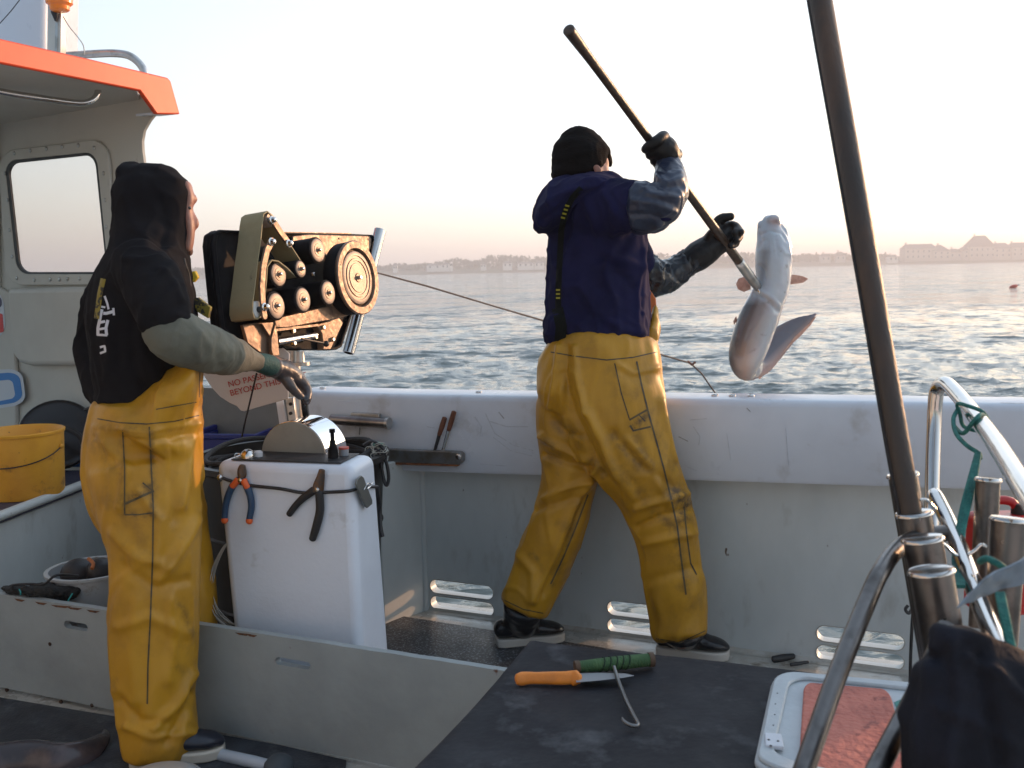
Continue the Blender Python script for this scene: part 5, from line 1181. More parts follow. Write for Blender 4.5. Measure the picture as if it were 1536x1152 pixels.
def boot(parent, heel, toe, top, D, w_, bootm, solem, hpx, topw, label=None):
    """heel/toe sole pixels; top = shaft centre pixel"""
    (hx, hy), (tx, ty) = heel, toe
    H, T = G(hx, hy, 0.012), G(tx, ty, 0.012)
    L = (T - H).length; d = (T - H).normalized(); s_ = Vector((d.y, -d.x, 0)); s_ = s_ if s_.dot(CAM - H) > 0 else -s_
    k = D / FPX
    prof = [(0.0, .030), (0.08, .040), (0.25, .040), (0.45, .038), (0.65, .046), (0.82, .047), (0.94, .036), (1.0, .018)]
    ol = [H + d * (L * t) + s_ * w for t, w in prof] + [H + d * (L * t) - s_ * w for t, w in prof[::-1]]
    sole = MB().prism(ol, UP * 0.030).build('boot_sole', solem, parent, bevel=0.005)
    m_ = MB()
    hts = [(0.07, .032, .038), (0.25, .034, .041), (0.5, .030, .040), (0.72, .024, .044), (0.88, .019, .038), (0.97, .012, .022)]
    m_.loft([(H + d * (L * t) + UP * (0.026 + h), h, w) for t, h, w in hts], n=22, step=5, cap=0.4, up=s_)
    tp = U(top[0], top[1], D); an = H + d * (L * .24) + UP * .05
    an = H + d * (L * .33) + UP * .055
    m_.loft([(an, .060, .038), (an * .5 + tp * .5, .064, .044), (tp + UP * .02, topw * k * .95, topw * k * .8)], n=20, step=4, cap=.15)
    m_.loft([(an + d * .02 + UP * .01, .035, .036), (an + d * (L * .34) - UP * .004, .030, .038)], n=16, step=4, cap=.5, up=s_)
    me = organic(m_, 0.006, 3, lambda co, no: 0.0015 * nz(co, 30, 2))
    link('boot', me, parent, None, [bootm]); return H, T
# ------------------------------------------------------------------ hooded man
def hooded_man():
    e = person(G(240, 1135, 0), 'man in a dark hood and yellow oilskins facing right, one arm stretched to the machine')
    Dt, Dn, Df = 2.86, 2.76, 3.0
    # body: one continuous figure beneath the clothes
    b = MB()
    chain(b, [(222, 385, Dt, 34, 1.5), (218, 430, Dt, 52, 1.5), (214, 500, Dt, 56, 1.3), (214, 570, Dt, 52, 1.3), (216, 640, Dt, 60, 1.25), (216, 690, Dt, 58, 1.1)], n=18)
    chain(b, [(225, 700, Dn + .02, 44), (232, 820, Dn, 42), (231, 950, Dn, 32), (234, 1100, Dn - .02, 24), (236, 1118, Dn - .02, 22)])
    chain(b, [(236, 700, Df - .04, 42), (268, 800, Df, 36), (284, 900, Df, 28), (289, 1040, Df, 22), (290, 1070, Df, 20)])
    chain(b, [(222, 400, 2.70, 30), (242, 450, 2.64, 27), (256, 500, 2.62, 22), (300, 518, 2.72, 22), (345, 531, 2.86, 17), (385, 543, 3.0, 12), (410, 548, 3.06, 15)])
    chain(b, [(196, 400, 3.04, 24), (160, 450, 3.08, 20), (138, 530, 3.08, 16), (146, 590, 3.0, 14)])
    # neck and head in profile, tilted slightly down
    chain(b, [(232, 390, Dt, 28), (238, 355, Dt, 30)])
    k = Dt / FPX
    hc = U(243, 318, Dt); vx = (U(260, 318, Dt) - U(243, 318, Dt)).normalized(); vz = Vector((0, 0, 1)); vy = vx.cross(vz)
    b.ball(hc - vx * (4 * k), 46 * k, 34 * k, 58 * k, n=28, frame=(vx, vy, vz))
    chain(b, [(252, 350, Dt, 24, 1.0), (266, 362, Dt, 17, 1.0), (279, 371, Dt, 10, 1.0)], n=16)
    chain(b, [(262, 294, Dt, 20, 1.0), (280, 296, Dt, 13, .8), (289, 299, Dt, 8, .9)], n=14)      # brow
    chain(b, [(268, 322, Dt, 17, 1.0), (278, 328, Dt, 11, .9)], n=14)                                # cheek plane
    chain(b, [(280, 280, Dt, 8, 2), (284, 298, Dt, 8, 2), (281, 316, Dt, 8, 2), (284, 338, Dt, 8.5, 2), (284, 358, Dt, 7.5, 2), (281, 372, Dt, 8, 1.8)], n=16)
    chain(b, [(282, 312, Dt, 6), (288, 322, Dt, 5.0), (293.5, 334, Dt, 5.6), (293, 339, Dt, 5.2)], n=12)     # nose
    chain(b, [(276, 346, Dt, 10, 1.3), (286, 350, Dt, 6, 1.2)], n=12); chain(b, [(278, 357, Dt, 9, 1.3), (286, 357, Dt, 5, 1.2)], n=12)   # lips
    # hand: palm and five fingers
    def fingers(m_, sh):
        chain(m_, [(404, 548, 3.05, 13, 1.4), (424, 555, 3.12, 17, 1.5), (440, 566, 3.17, 15, 1.7)], sh=sh, n=16)
        for i, dz in enumerate((-.042, -.016, .012, .036)):
            y = (0, 2, 1, -2)[i]
            chain(m_, [(438, 563 + y, 3.17 + dz, 8.6), (450, 570 + y, 3.18 + dz, 8.0), (459, 581 + y, 3.185 + dz * .9, 7.2), (462, 592 + y, 3.17 + dz * .8, 6.6), (460, 600 + y - abs(i - 1), 3.15 + dz * .7, 5.8)], sh=sh, n=10)
        chain(m_, [(424, 562, 3.09, 8.5), (434, 576, 3.09, 8), (443, 587, 3.10, 7), (450, 594, 3.11, 6)], sh=sh, n=10)
    fingers(b, 0.8)
    me = organic(b, 0.0048, 2); link('body', me, e, None, [m_skin])
    eye = MB(); eye.ball(U(284, 312, Dt - .022), 3.0 * k, n=12); eye.build('eye', mat('eye dark', (.05, .04, .035), .2), e)
    bd = MB(); chain(bd, [(262, 356, Dt, 20, 1.2), (274, 368, Dt, 14, 1.2), (281, 374, Dt, 10, 1.2), (284, 378, Dt, 6, 1.2)], n=18)
    me = organic(bd, .004, 2, lambda co, no: .003 * nz(co, 90, 3, (1, 1, .4))); link('beard', me, e, None, [mat('ginger stubble', (.13, .055, .035), .8, bump=.8, bscale=200)])
    # sweatshirt with the hood up
    h = MB()
    chain(h, [(224, 372, Dt, 58, 1.15), (221, 398, Dt, 64, 1.5), (217, 425, Dt, 72, 1.45), (215, 460, Dt, 77, 1.35), (214, 500, Dt, 79, 1.28), (208, 545, Dt, 69, 1.35), (200, 583, Dt, 58, 1.5), (190, 610, Dt, 45, 1.75)], n=28, ex=2.3)
    chain(h, [(228, 264, Dt, 42, .9), (229, 278, Dt, 54, .9), (229, 300, Dt, 57, .9), (228, 330, Dt, 56, .92), (226, 360, Dt, 56, 1.0), (226, 384, Dt, 50, 1.1)], n=28, ex=2.7, cap=.25)
    chain(h, [(196, 262, Dt, 18, 2.2), (215, 266, Dt, 18, 2.2)], n=16)
    chain(h, [(248, 262, Dt, 15, 2.6), (272, 276, Dt, 12, 3.0)], n=16)
    chain(h, [(258, 372, Dt, 24, 1.8), (275, 384, Dt, 10, 1.6)], n=16)
    chain(h, [(208, 400, 2.72, 42), (226, 425, 2.66, 45), (242, 458, 2.62, 43), (250, 482, 2.61, 38), (256, 497, 2.62, 28)], n=22)
    chain(h, [(190, 400, 3.04, 36), (160, 450, 3.08, 33), (142, 500, 3.08, 26), (134, 535, 3.06, 22), (143, 575, 3.0, 21), (158, 600, 2.95, 20)], n=18)
    folds = [([(262, 370), (240, 385), (215, 392), (190, 388)], 7, .007), ([(255, 400), (225, 440), (210, 500), (214, 560)], 10, .009),
             ([(236, 480), (262, 470), (285, 480)], 6, .006), ([(214, 520), (232, 560), (262, 600)], 8, .010), ([(200, 540), (215, 580), (240, 610)], 8, -.008),
             ([(262, 430), (240, 455), (222, 462)], 6, .006), ([(272, 455), (248, 476), (230, 480)], 5, -.006), ([(240, 405), (262, 425), (274, 452)], 6, .006), ([(150, 600), (190, 606), (235, 600)], 9, .007),
             ([(185, 290), (195, 330), (220, 365)], 8, .006), ([(240, 300), (250, 340), (240, 372)], 8, -.005), ([(150, 470), (165, 520), (160, 570)], 9, .007), ([(180, 430), (176, 480), (180, 540)], 8, -.006)]
    sw, bvs = cloth('sweatshirt', h, .0065, m_char, e, it=5, fs=(.8, 1.2), folds=folds, namp=.0045, nsc=6, seed=3)
    # white back print and straps
    pr = mat('white print', (.62, .62, .66), .7); 
    for pts, w_ in (([(157, 444), (161, 455), (163, 464)], 3.2), ([(153, 464), (150, 478), (147, 492), (147, 503)], 4.5), ([(155, 470), (160, 470), (171, 467)], 4.5), ([(149, 484), (158, 482)], 4),
                    ([(162, 480), (159, 492), (160, 503)], 4.5), ([(148, 494), (160, 492)], 3.5), ([(146, 502), (161, 503)], 3.5), ([(150, 521), (157, 519), (158, 527), (150, 530)], 3.4), ([(170, 462), (171, 473)], 3.4), ([(152, 460), (158, 461)], 3)):
        ribbon(MB(), bvs, pts, w_, lift=.0016, thick=.001, cols=2, step=2, dflt=2.9).build('print_stroke', pr, sw) if False else ribbon(m_ := MB(), bvs, pts, w_, lift=.0018, thick=.001, cols=2, step=2, dflt=2.9).build('print_stroke', pr, sw)
    st = mat('yellow black webbing', (.22, .17, .015), .6, col2=(.02, .02, .015), nscale=60, nlo=.5, nhi=.55)
    ribbon(MB(), bvs, [(155, 418), (150, 440), (145, 478)], 8, lift=.004, thick=.003, cols=3, step=5, dflt=2.9).build('brace_strap', st, e)
    MB().prism([U(290, 449, 2.84), U(296, 446, 2.84), U(316, 461, 2.84), U(312, 478, 2.84), U(293, 466, 2.84)], Vector((0, .02, 0))).build('brace_buckle', st, e, bevel=.003)
    MB().prism([U(284, 409, 2.86), U(292, 406, 2.86), U(297, 416, 2.86), U(290, 424, 2.86), U(284, 418, 2.86)], Vector((0, .02, 0))).build('brace_buckle', mat('strap yellow', (.6, .4, .02), .5), e, bevel=.003)
    MB().tube([U(276, 388, 2.8), U(279, 400, 2.8), U(283, 412, 2.82), U(286, 432, 2.83), U(290, 452, 2.84)], .0035, n=8, step=3).build('brace_cord', m_black, e)
    # sleeve guard and glove
    s1 = MB(); chain(s1, [(252, 497, 2.612, 38), (262, 504, 2.62, 40.5), (285, 513, 2.66, 38), (315, 525, 2.75, 36.5), (345, 533, 2.86, 29), (370, 539, 2.94, 20), (390, 544, 3.0, 13)], n=26)
    cloth('sleeve_guard', s1, .005, mat('grey green sleeve', (.125, .128, .10), .75, col2=(.095, .098, .078), nscale=9, stain=(.24, .16, .05), sscale=14, slo=.68, shi=.75, bump=.35, bscale=120, bdist=.003), e, it=3,
          folds=[([(270, 482), (262, 500), (258, 520)], 5, .005), ([(300, 500), (294, 520), (300, 540)], 6, .005), ([(330, 512), (324, 530), (330, 550)], 6, -.004), ([(350, 520), (348, 540)], 4, .004)], namp=.003, nsc=8, seed=8)
    cf = MB(); chain(cf, [(384, 543, 2.99, 13.5, 1.2), (394, 545, 3.02, 15.5, 1.2), (404, 548, 3.05, 16, 1.3)], n=20, cap=.2)
    me = organic(cf, .0035, 2); link('glove_cuff', me, e, None, [mat('teal cuff', (.015, .075, .07), .75, bump=.4, bscale=150)])
    gl = MB(); fingers(gl, 1.04); chain(gl, [(392, 545, 3.02, 13), (406, 549, 3.06, 17, 1.3)], n=16)
    me = organic(gl, .0032, 2, lambda co, no: .0012 * nz(co, 60, 4)); link('glove', me, e, None, [mat('wet grey glove', (.045, .048, .055), .35, col2=(.10, .065, .055), nscale=22, bump=.3, bscale=80, bdist=.004)])
    # oilskin bib trousers
    t = MB()
    chain(t, [(292, 500, Dt - .01, 8, 5), (289, 535, Dt - .01, 16, 5.5), (281, 560, Dt - .01, 25, 4.6), (266, 585, Dt - .01, 38, 3.2), (248, 612, Dt, 54, 2.35), (232, 640, Dt, 70, 1.9)], n=26, ex=2.4, cap=.2)
    chain(t, [(222, 612, Dt, 78, 1.36), (220, 640, Dt, 84, 1.3), (216, 680, Dt, 87, 1.18), (216, 720, Dt, 85, 1.12), (219, 750, Dt, 80, 1.1), (226, 775, Dt, 72, 1.1)], n=30, ex=2.3, cap=.12)
    chain(t, [(214, 700, Dn + .02, 80, .95), (222, 760, Dn + .01, 75, .92), (231, 820, Dn, 68, .9), (232, 880, Dn, 66, .9), (229, 950, Dn, 65, .9), (230, 1000, Dn, 62, .92), (232, 1050, Dn, 58, .95), (238, 1100, Dn - .01, 57, .95), (237, 1128, Dn - .01, 55, .95)], n=26, cap=.06)
    chain(t, [(240, 700, Df - .03, 60, .9), (262, 780, Df, 50, .95), (274, 850, Df, 44, .95), (282, 900, Df, 40, .95), (285, 960, Df, 38, 1), (288, 1040, Df, 37, 1), (289, 1070, Df, 36, 1)], n=20, cap=.1)
    folds = [([(150, 655), (190, 700), (178, 760)], 10, .008), ([(300, 600), (282, 690), (270, 760)], 10, .009), ([(296, 780), (268, 830), (240, 870)], 12, .010), ([(170, 800), (205, 835), (250, 850)], 12, .009),
             ([(185, 850), (230, 880), (282, 870)], 10, -.007), ([(180, 940), (225, 925), (280, 950)], 12, .007), ([(288, 1010), (262, 1060), (232, 1092)], 10, .012), ([(285, 1040), (268, 1085), (250, 1112)], 9, -.010),
             ([(190, 1090), (230, 1106), (288, 1100)], 7, .008), ([(180, 1050), (210, 1080), (250, 1084)], 9, -.007), ([(255, 900), (262, 960), (250, 1020)], 12, .007), ([(205, 900), (198, 980), (205, 1050)], 14, .006),
             ([(140, 640), (220, 648), (303, 634)], 5, .004), ([(140, 655), (220, 662), (303, 648)], 5, -.004), ([(262, 660), (256, 720), (262, 780)], 9, -.006), ([(205, 735), (240, 780), (236, 840)], 9, .006)]
    dirt = [([(182, 660), (184, 770)], 7, .4), ([(228, 650), (229, 760)], 5, .8), ([(188, 752), (228, 730)], 9, .9), ([(188, 772), (230, 772)], 6, .8), ([(140, 660), (172, 700)], 16, .35), ([(270, 905), (290, 950)], 8, .5), ([(150, 640), (220, 644)], 6, .4), ([(262, 1000), (285, 1010)], 8, .4), ([(246, 775), (262, 790)], 8, .25)]
    tr, bvt = cloth('oilskins', t, .0065, m_pvc, e, it=12, fs=(.72, 1.35), folds=folds, namp=.007, nsc=3.6, nst=(1, 1, .55), seed=11, dirt=dirt)
    def seam(pts, w_=2.2, lift=.0012): ribbon(m_ := MB(), bvt, pts, w_, lift=lift, thick=.0012, cols=2, step=4, dflt=2.75).build('seam', m_seam, tr)
    seam([(224, 640), (227, 700), (230, 760), (229, 840), (226, 920), (222, 1000), (221, 1056)], 2.4)
    seam([(184, 645), (187, 700), (187, 772)]); seam([(187, 772), (208, 772), (231, 769)]); seam([(187, 756), (205, 748), (231, 736)], 3.6); seam([(214, 724), (231, 738)], 2)
    seam([(146, 628), (180, 634), (220, 636), (262, 632), (303, 622)], 1.8); seam([(234, 614), (262, 609), (303, 602)], 1.6); seam([(300, 556), (299, 596)], 1.6)
    MB().ball(U(240, 616, 2.66), .006).build('press_stud', m_alu, tr)
    navy_boot = mat('navy rubber', (.012, .016, .028), .3)
    sole = mat('cream sole', (.55, .50, .42), .5)
    boot(e, (196, 1146), (338, 1130), (236, 1112), Dn, 0, navy_boot, sole, 0, 34)
    boot(e, (262, 1068), (350, 1060), (289, 1050), Df, 0, navy_boot, sole, 0, 28)
hooded_man()
# ------------------------------------------------------------------ man with the gaff
PD = lambda y: 3.22 + (y - 235) * (3.52 - 3.22) / (355 - 235)        # depth along the pole
PX = lambda y: 853 + (y - 45) * (1125 - 853) / (415 - 45)
def gaff_man():
    Dt = 3.32
    e = person(G(930, 975, 0), 'man in a navy hooded sweatshirt and yellow oilskins swinging a long pole over the rail')
    b = MB()
    chain(b, [(903, 285, Dt, 24), (893, 320, Dt, 52, .75), (898, 380, Dt, 56, .75), (900, 450, Dt, 54, .8), (902, 520, Dt, 56, .8), (903, 580, Dt - .02, 60, .7), (898, 620, Dt - .02, 54, .6)], n=18)
    LF, RF = G(785, 962, .06), G(1030, 980, .06); dl, dr = depth(LF), depth(RF)
    chain(b, [(858, 620, 3.345, 32), (853, 740, 3.375, 30), (826, 820, 3.42, 26), (796, 880, 3.44, 19), (788, 900, dl, 17)])
    chain(b, [(935, 640, 3.26, 38), (982, 770, 3.26, 34), (1006, 860, 3.28, 26), (1018, 935, dr, 19), (1022, 955, dr, 18)])
    chain(b, [(905, 308, 3.22, 26), (950, 305, 3.12, 24), (992, 310, 3.08, 21), (1000, 285, 3.11, 18), (1002, 255, 3.18, 14), (1000, 238, 3.21, 14)])
    chain(b, [(930, 330, 3.44, 26), (960, 400, 3.52, 22), (990, 418, 3.55, 19), (1030, 398, 3.56, 15), (1062, 372, 3.56, 12), (1078, 358, 3.56, 13)])
    chain(b, [(897, 300, Dt, 24), (893, 262, Dt, 22)])
    k = Dt / FPX; hc = U(873, 238, Dt)
    b.ball(hc, 35 * k, 35 * k, 38 * k, n=26)
    chain(b, [(890, 250, Dt + .03, 20), (903, 262, Dt + .05, 13)])
    chain(b, [(898, 226, Dt + .07, 6), (910, 232, Dt + .08, 6), (914, 243, Dt + .08, 5.5)], n=10)     # nose and brow beyond the cheek
    chain(b, [(900, 256, Dt + .06, 8), (906, 262, Dt + .06, 7)], n=10)
    ear = [(893, 250, Dt - .085, 5, .6), (897, 256, Dt - .088, 6.5, .6), (895, 265, Dt - .082, 4.5, .6)]; chain(b, [(892, 258, Dt - .03, 14), (904, 264, Dt - .01, 10)]); chain(b, [(896, 236, Dt + .0, 15), (904, 246, Dt + .0, 10), (903, 258, Dt, 9)])
    chain(b, ear, n=10)
    ta = Vector((PX(245) - PX(215), 0, 0))
    def hand_up(m_, sh):
        chain(m_, [(1003, 250, 3.19, 15, 1.1), (1001, 236, 3.19, 20, 1.1), (996, 224, 3.17, 20, 1.0)], sh=sh, n=16)
        for i, s_ in enumerate((-13, -4, 5, 14)):
            cx, cy = PX(229 + s_), 229 + s_; d0 = PD(cy)
            ux, uy = .80, -.59
            chain(m_, [(cx + ux * 22, cy + uy * 20, d0 - .01, 8.2), (cx + ux * 17, cy + uy * 17, d0 - .035, 8.4), (cx + ux * 3, cy + uy * 3, d0 - .048, 8.0), (cx - ux * 11, cy - uy * 11, d0 - .028, 7.4), (cx - ux * 13, cy - uy * 13, d0 - .002, 6.6)], sh=sh, n=10)
        cx, cy = PX(240), 240
        chain(m_, [(1012, 240, 3.2, 9), (1000, 252, 3.24, 8), (986, 246, 3.26, 7), (980, 236, 3.25, 6)], sh=sh, n=10)
    def hand_low(m_, sh):
        chain(m_, [(1066, 372, 3.565, 17, 1.1), (1080, 360, 3.575, 19, 1.0), (1092, 350, 3.58, 17, .9)], sh=sh, n=16)
        chain(m_, [(1074, 348, 3.56, 8.5), (1076, 334, 3.56, 8), (1085, 327, 3.55, 7.2), (1096, 325, 3.54, 5.8)], sh=sh, n=10)           # thumb over the top
        for i, (x0, y0, x1, y1, x2, y2, x3, y3) in enumerate(((1090, 340, 1100, 338, 1106, 343, 1102, 350), (1094, 345, 1104, 342, 1109, 346, 1112, 348), (1096, 352, 1106, 350, 1109, 356, 1104, 361), (1092, 360, 1102, 360, 1103, 366, 1096, 369))):
            chain(m_, [(x0, y0, 3.58, 7.2), (x1, y1, 3.56 - .01 * i, 6.6), (x2, y2, 3.53, 5.8), (x3, y3, 3.505, 4.8)], sh=sh, n=10)
        chain(m_, [(1060, 362, 3.55, 8), (1066, 352, 3.52, 7), (1073, 345, 3.50, 6)], sh=sh, n=10)
    hand_up(b, .78); hand_low(b, .78)
    me = organic(b, .005, 2); link('body', me, e, None, [m_skin])
    for nm, f_ in (('glove', hand_up), ('glove', hand_low)):
        g = MB(); f_(g, 1.04)
        if f_ is hand_low: chain(g, [(1030, 396, 3.56, 19), (1046, 385, 3.56, 22), (1062, 374, 3.565, 21), (1074, 364, 3.57, 19)], n=18)
        else: chain(g, [(1004, 258, 3.18, 17), (1002, 244, 3.19, 19)], n=18)
        me = organic(g, .0034, 2, lambda co, no: .0014 * nz(co, 55, 4)); link(nm, me, e, None, [m_glove])
    ribbon(MB(), bvh_of(me), [(0, 0), (1, 1)], 1) if False else None
    # knitted hat, hair under it
    hr = MB(); chain(hr, [(838, 262, Dt, 12, 1.6), (860, 264, Dt, 14, 2.0), (884, 262, Dt - .01, 13, 2.0), (890, 256, Dt - .02, 9, 1.6)], n=16); chain(hr, [(896, 218, Dt + .0, 9, 2.0), (906, 222, Dt + .01, 7, 2.0), (911, 230, Dt + .02, 5, 2.0), (913, 240, Dt + .045, 4.5, 1.6), (914, 247, Dt + .05, 3.5, 1.6)], n=14); chain(hr, [(884, 256, Dt - .05, 8, 1.2), (888, 248, Dt - .055, 8, 1.2), (897, 245, Dt - .05, 7, 1.2)], n=12)
    me = organic(hr, .005, 2, lambda co, no: .004 * nz(co, 70, 3, (1, 1, .3))); link('hair', me, e, None, [m_hair])
    ht = MB(); chain(ht, [(868, 209, Dt, 28, 1), (868, 220, Dt, 38, 1), (868, 234, Dt, 41, 1), (867, 248, Dt, 40.5, 1), (866, 257, Dt, 39, 1)], n=28, cap=.35); chain(ht, [(882, 216, Dt, 22, 1.4), (894, 220, Dt, 17, 1.7), (902, 223, Dt, 12, 2)], n=18); chain(ht, [(884, 236, Dt, 26, 1.3), (894, 236, Dt, 17, 1.6)], n=18)
    hat, hb = cloth('knitted_hat', ht, .006, mat('black knit', (.007, .0065, .007), .95, bump=.8, bscale=90, bstretch=(1, 1, 5), bdist=.004, spec=.1), e, it=3, folds=[([(828, 240), (865, 232), (905, 222)], 4, .004), ([(828, 256), (870, 256), (893, 250)], 5, .006), ([(835, 225), (865, 214), (890, 210)], 4, -.003)], namp=.003, nsc=14, seed=2)
    # sweatshirt
    h = MB()
    chain(h, [(880, 276, Dt, 34, 1.0), (889, 292, Dt, 54, .8), (893, 320, Dt, 68, .78), (896, 360, Dt, 72, .78), (897, 410, Dt, 75, .80), (897, 460, Dt, 76, .85), (899, 495, Dt, 77, .9), (900, 514, Dt, 74, .92)], n=30, ex=2.4, cap=.1)
    chain(h, [(826, 318, Dt - .03, 22, 2.6), (838, 300, Dt - .06, 26, 2.6), (858, 286, Dt - .06, 22, 3.0), (885, 278, Dt - .03, 17, 3.6), (903, 280, Dt + .01, 12, 3)], n=22)     # hood lying on the shoulders
    chain(h, [(822, 335, Dt - .04, 14, 3), (836, 318, Dt - .05, 22, 2.8)], n=18)
    chain(h, [(890, 318, 3.24, 46, .9), (920, 312, 3.19, 42, .95), (945, 308, 3.14, 40, .95), (968, 309, 3.11, 36, 1), (985, 312, 3.09, 30, 1)], n=24)
    chain(h, [(930, 345, 3.40, 34), (955, 390, 3.48, 28), (968, 412, 3.52, 22)], n=18)
    chain(h, [(836, 488, Dt - .02, 20, 3), (834, 508, Dt - .02, 16, 3)], n=16)
    folds = [([(905, 290), (925, 320), (922, 350)], 8, .008), ([(938, 285), (930, 320), (945, 350)], 6, .006), ([(880, 300), (890, 340), (905, 380), (960, 400)], 10, .010), ([(880, 330), (900, 380), (950, 430)], 9, -.008),
             ([(850, 470), (880, 500), (920, 508)], 8, .008), ([(900, 470), (930, 495), (965, 500)], 8, .008), ([(862, 440), (880, 470), (915, 480)], 8, -.006), ([(966, 340), (967, 420), (962, 500)], 4, .005),
             ([(805, 315), (825, 300), (850, 286), (905, 276)], 5, .006), ([(812, 330), (835, 318), (858, 296)], 5, -.007), ([(826, 350), (842, 336), (856, 310)], 5, .006), ([(835, 400), (850, 430), (846, 470)], 8, .005),
             ([(905, 400), (920, 440), (915, 480)], 10, .006), ([(950, 350), (930, 380), (900, 396)], 7, -.007), ([(822, 500), (860, 512), (930, 520), (968, 512)], 4, .006)]
    sw, bvs = cloth('sweatshirt', h, .0065, m_navy, e, it=5, fs=(.8, 1.2), folds=folds, namp=.009, nsc=6, seed=21)
    st = mat('braces webbing', (.006, .008, .007), .8, spec=.1, bump=.4, bscale=200); ly = mat('brace lettering', (.36, .32, .02), .7)
    br = ribbon(MB(), bvs, [(872, 282), (858, 298), (848, 318), (842, 345), (840, 380), (838, 420), (837, 450), (838, 480), (840, 512)], 9, lift=.004, thick=.004, cols=3, step=5, dflt=3.2).build('brace_strap', st, e)
    ribbon(MB(), bvs, [(836, 462), (842, 490), (840, 512)], 17, lift=.006, thick=.004, cols=3, step=5, dflt=3.2).build('brace_back', st, e)
    for y in (308, 314, 320, 326): ribbon(MB(), bvs, [(PXb := 848 - (y - 316) * .35 - 3, y), (PXb + 6, y + 1.5)], 2.6, lift=.0065, thick=.001, cols=1, step=3, dflt=3.2).build('strap_mark', ly, br)
    for y in (435, 441, 447): ribbon(MB(), bvs, [(834, y), (840, y)], 2.6, lift=.0065, thick=.001, cols=1, step=3, dflt=3.2).build('strap_mark', ly, br)
    # waterproof sleeves
    wet = mat('wet blue grey sleeve', (.030, .042, .075), .32, col2=(.016, .022, .045), nscale=10, bump=.25, bscale=30, bdist=.006)
    s1 = MB(); chain(s1, [(957, 311, 3.11, 37, .95), (970, 310, 3.098, 38, .95), (985, 307, 3.085, 36, 1), (1000, 296, 3.09, 30, 1), (1005, 276, 3.12, 27, 1), (1003, 256, 3.17, 22, 1), (1002, 246, 3.19, 19, 1)], n=26, cap=.2)
    chain(s1, [(1000, 300, 3.09, 26), (1008, 312, 3.085, 16)], n=18); chain(s1, [(965, 330, 3.12, 24), (985, 332, 3.11, 17), (998, 324, 3.10, 12)], n=18)
    cloth('waterproof_sleeve', s1, .0052, wet, e, it=2, folds=[([(955, 275), (975, 290), (1015, 296)], 5, .008), ([(968, 262), (990, 280), (1022, 280)], 4, -.007), ([(950, 300), (985, 306), (1012, 318)], 5, .008), ([(985, 262), (1000, 276), (1020, 268)], 4, .007),
          ([(948, 322), (975, 322), (1000, 332)], 5, -.007), ([(950, 338), (978, 345), (990, 338)], 4, .006), ([(990, 250), (1005, 262), (1020, 258)], 3, .005)], namp=.0035, nsc=10, seed=31)
    blk = mat('wet black sleeve', (.012, .016, .024), .18, bump=.3, bscale=30, bdist=.006)
    s2 = MB(); chain(s2, [(962, 402, 3.51, 26), (980, 416, 3.54, 29), (1000, 413, 3.555, 26), (1020, 402, 3.56, 21), (1040, 389, 3.56, 19), (1052, 381, 3.56, 17)], n=24, cap=.2)
    cloth('waterproof_sleeve', s2, .005, blk, e, it=2, folds=[([(985, 395), (992, 420), (984, 440)], 4, .007), ([(1005, 392), (1012, 415)], 4, -.006), ([(1025, 385), (1032, 405)], 4, .005)], namp=.006, nsc=14, seed=35)
    # oilskins
    t = MB()
    chain(t, [(902, 518, Dt, 80, .95), (902, 540, Dt - .01, 88, .92), (900, 570, Dt - .02, 94, .85), (900, 598, Dt - .02, 96, .80), (893, 625, Dt - .01, 88, .74)], n=32, ex=2.3, cap=.05)
    chain(t, [(852, 600, 3.33, 48, 1.0), (853, 640, 3.34, 49, 1.0), (855, 680, 3.35, 45, 1), (854, 715, 3.36, 43, 1), (846, 755, 3.375, 42, 1), (832, 800, 3.39, 44, .95), (815, 845, 3.42, 43, .95), (798, 885, dl, 40, .95), (785, 914, dl, 36, .95)], n=26, cap=.06)
    chain(t, [(905, 560, Dt - .05, 80, .8), (918, 610, Dt - .07, 82, .82), (937, 655, Dt - .075, 74, .85), (958, 700, 3.245, 63, .9), (978, 740, 3.26, 55, .92), (996, 790, 3.27, 49, .95), (1004, 830, 3.28, 47, .95), (1009, 870, 3.285, 46, .95), (1016, 915, 3.30, 45, .95), (1021, 955, dr, 41, .95)], n=26, cap=.05)
    chain(t, [(972, 512, Dt + .03, 14, 2.4), (979, 490, Dt + .05, 8, 3), (983, 462, Dt + .07, 5, 3)], n=16)
    folds = [([(838, 520), (834, 560), (826, 610)], 5, .010), ([(850, 520), (850, 570), (846, 620)], 5, -.008), ([(862, 522), (868, 580), (880, 620)], 6, .010), ([(845, 560), (860, 620), (885, 670), (905, 712)], 7, -.010), ([(862, 560), (878, 610), (905, 660), (925, 715)], 8, .009),
             ([(812, 655), (840, 672), (880, 690)], 7, .011), ([(816, 682), (850, 694), (888, 702)], 6, -.011), ([(830, 630), (850, 650), (870, 655)], 6, -.007), ([(815, 748), (840, 735), (880, 722)], 6, .010), ([(800, 765), (835, 755), (870, 745)], 7, -.008),
             ([(895, 700), (860, 760), (835, 830), (800, 900)], 9, .011), ([(880, 745), (845, 820), (815, 890)], 8, -.008), ([(780, 835), (800, 860), (798, 900)], 9, .007),
             ([(880, 620), (915, 690), (950, 745)], 10, .010), ([(920, 650), (965, 700), (1010, 730)], 9, -.007), ([(955, 760), (990, 752), (1035, 740)], 8, .010), ([(958, 790), (990, 775), (1035, 762)], 7, -.009), ([(968, 815), (1000, 808), (1040, 800)], 8, .008),
             ([(975, 870), (1010, 860), (1045, 850)], 10, -.005), ([(985, 900), (995, 930), (990, 960)], 9, .005), ([(940, 660), (975, 700), (1005, 760)], 8, .006), ([(925, 545), (950, 560), (985, 552)], 6, .005), ([(990, 600), (1000, 640), (1015, 690)], 6, .006)]
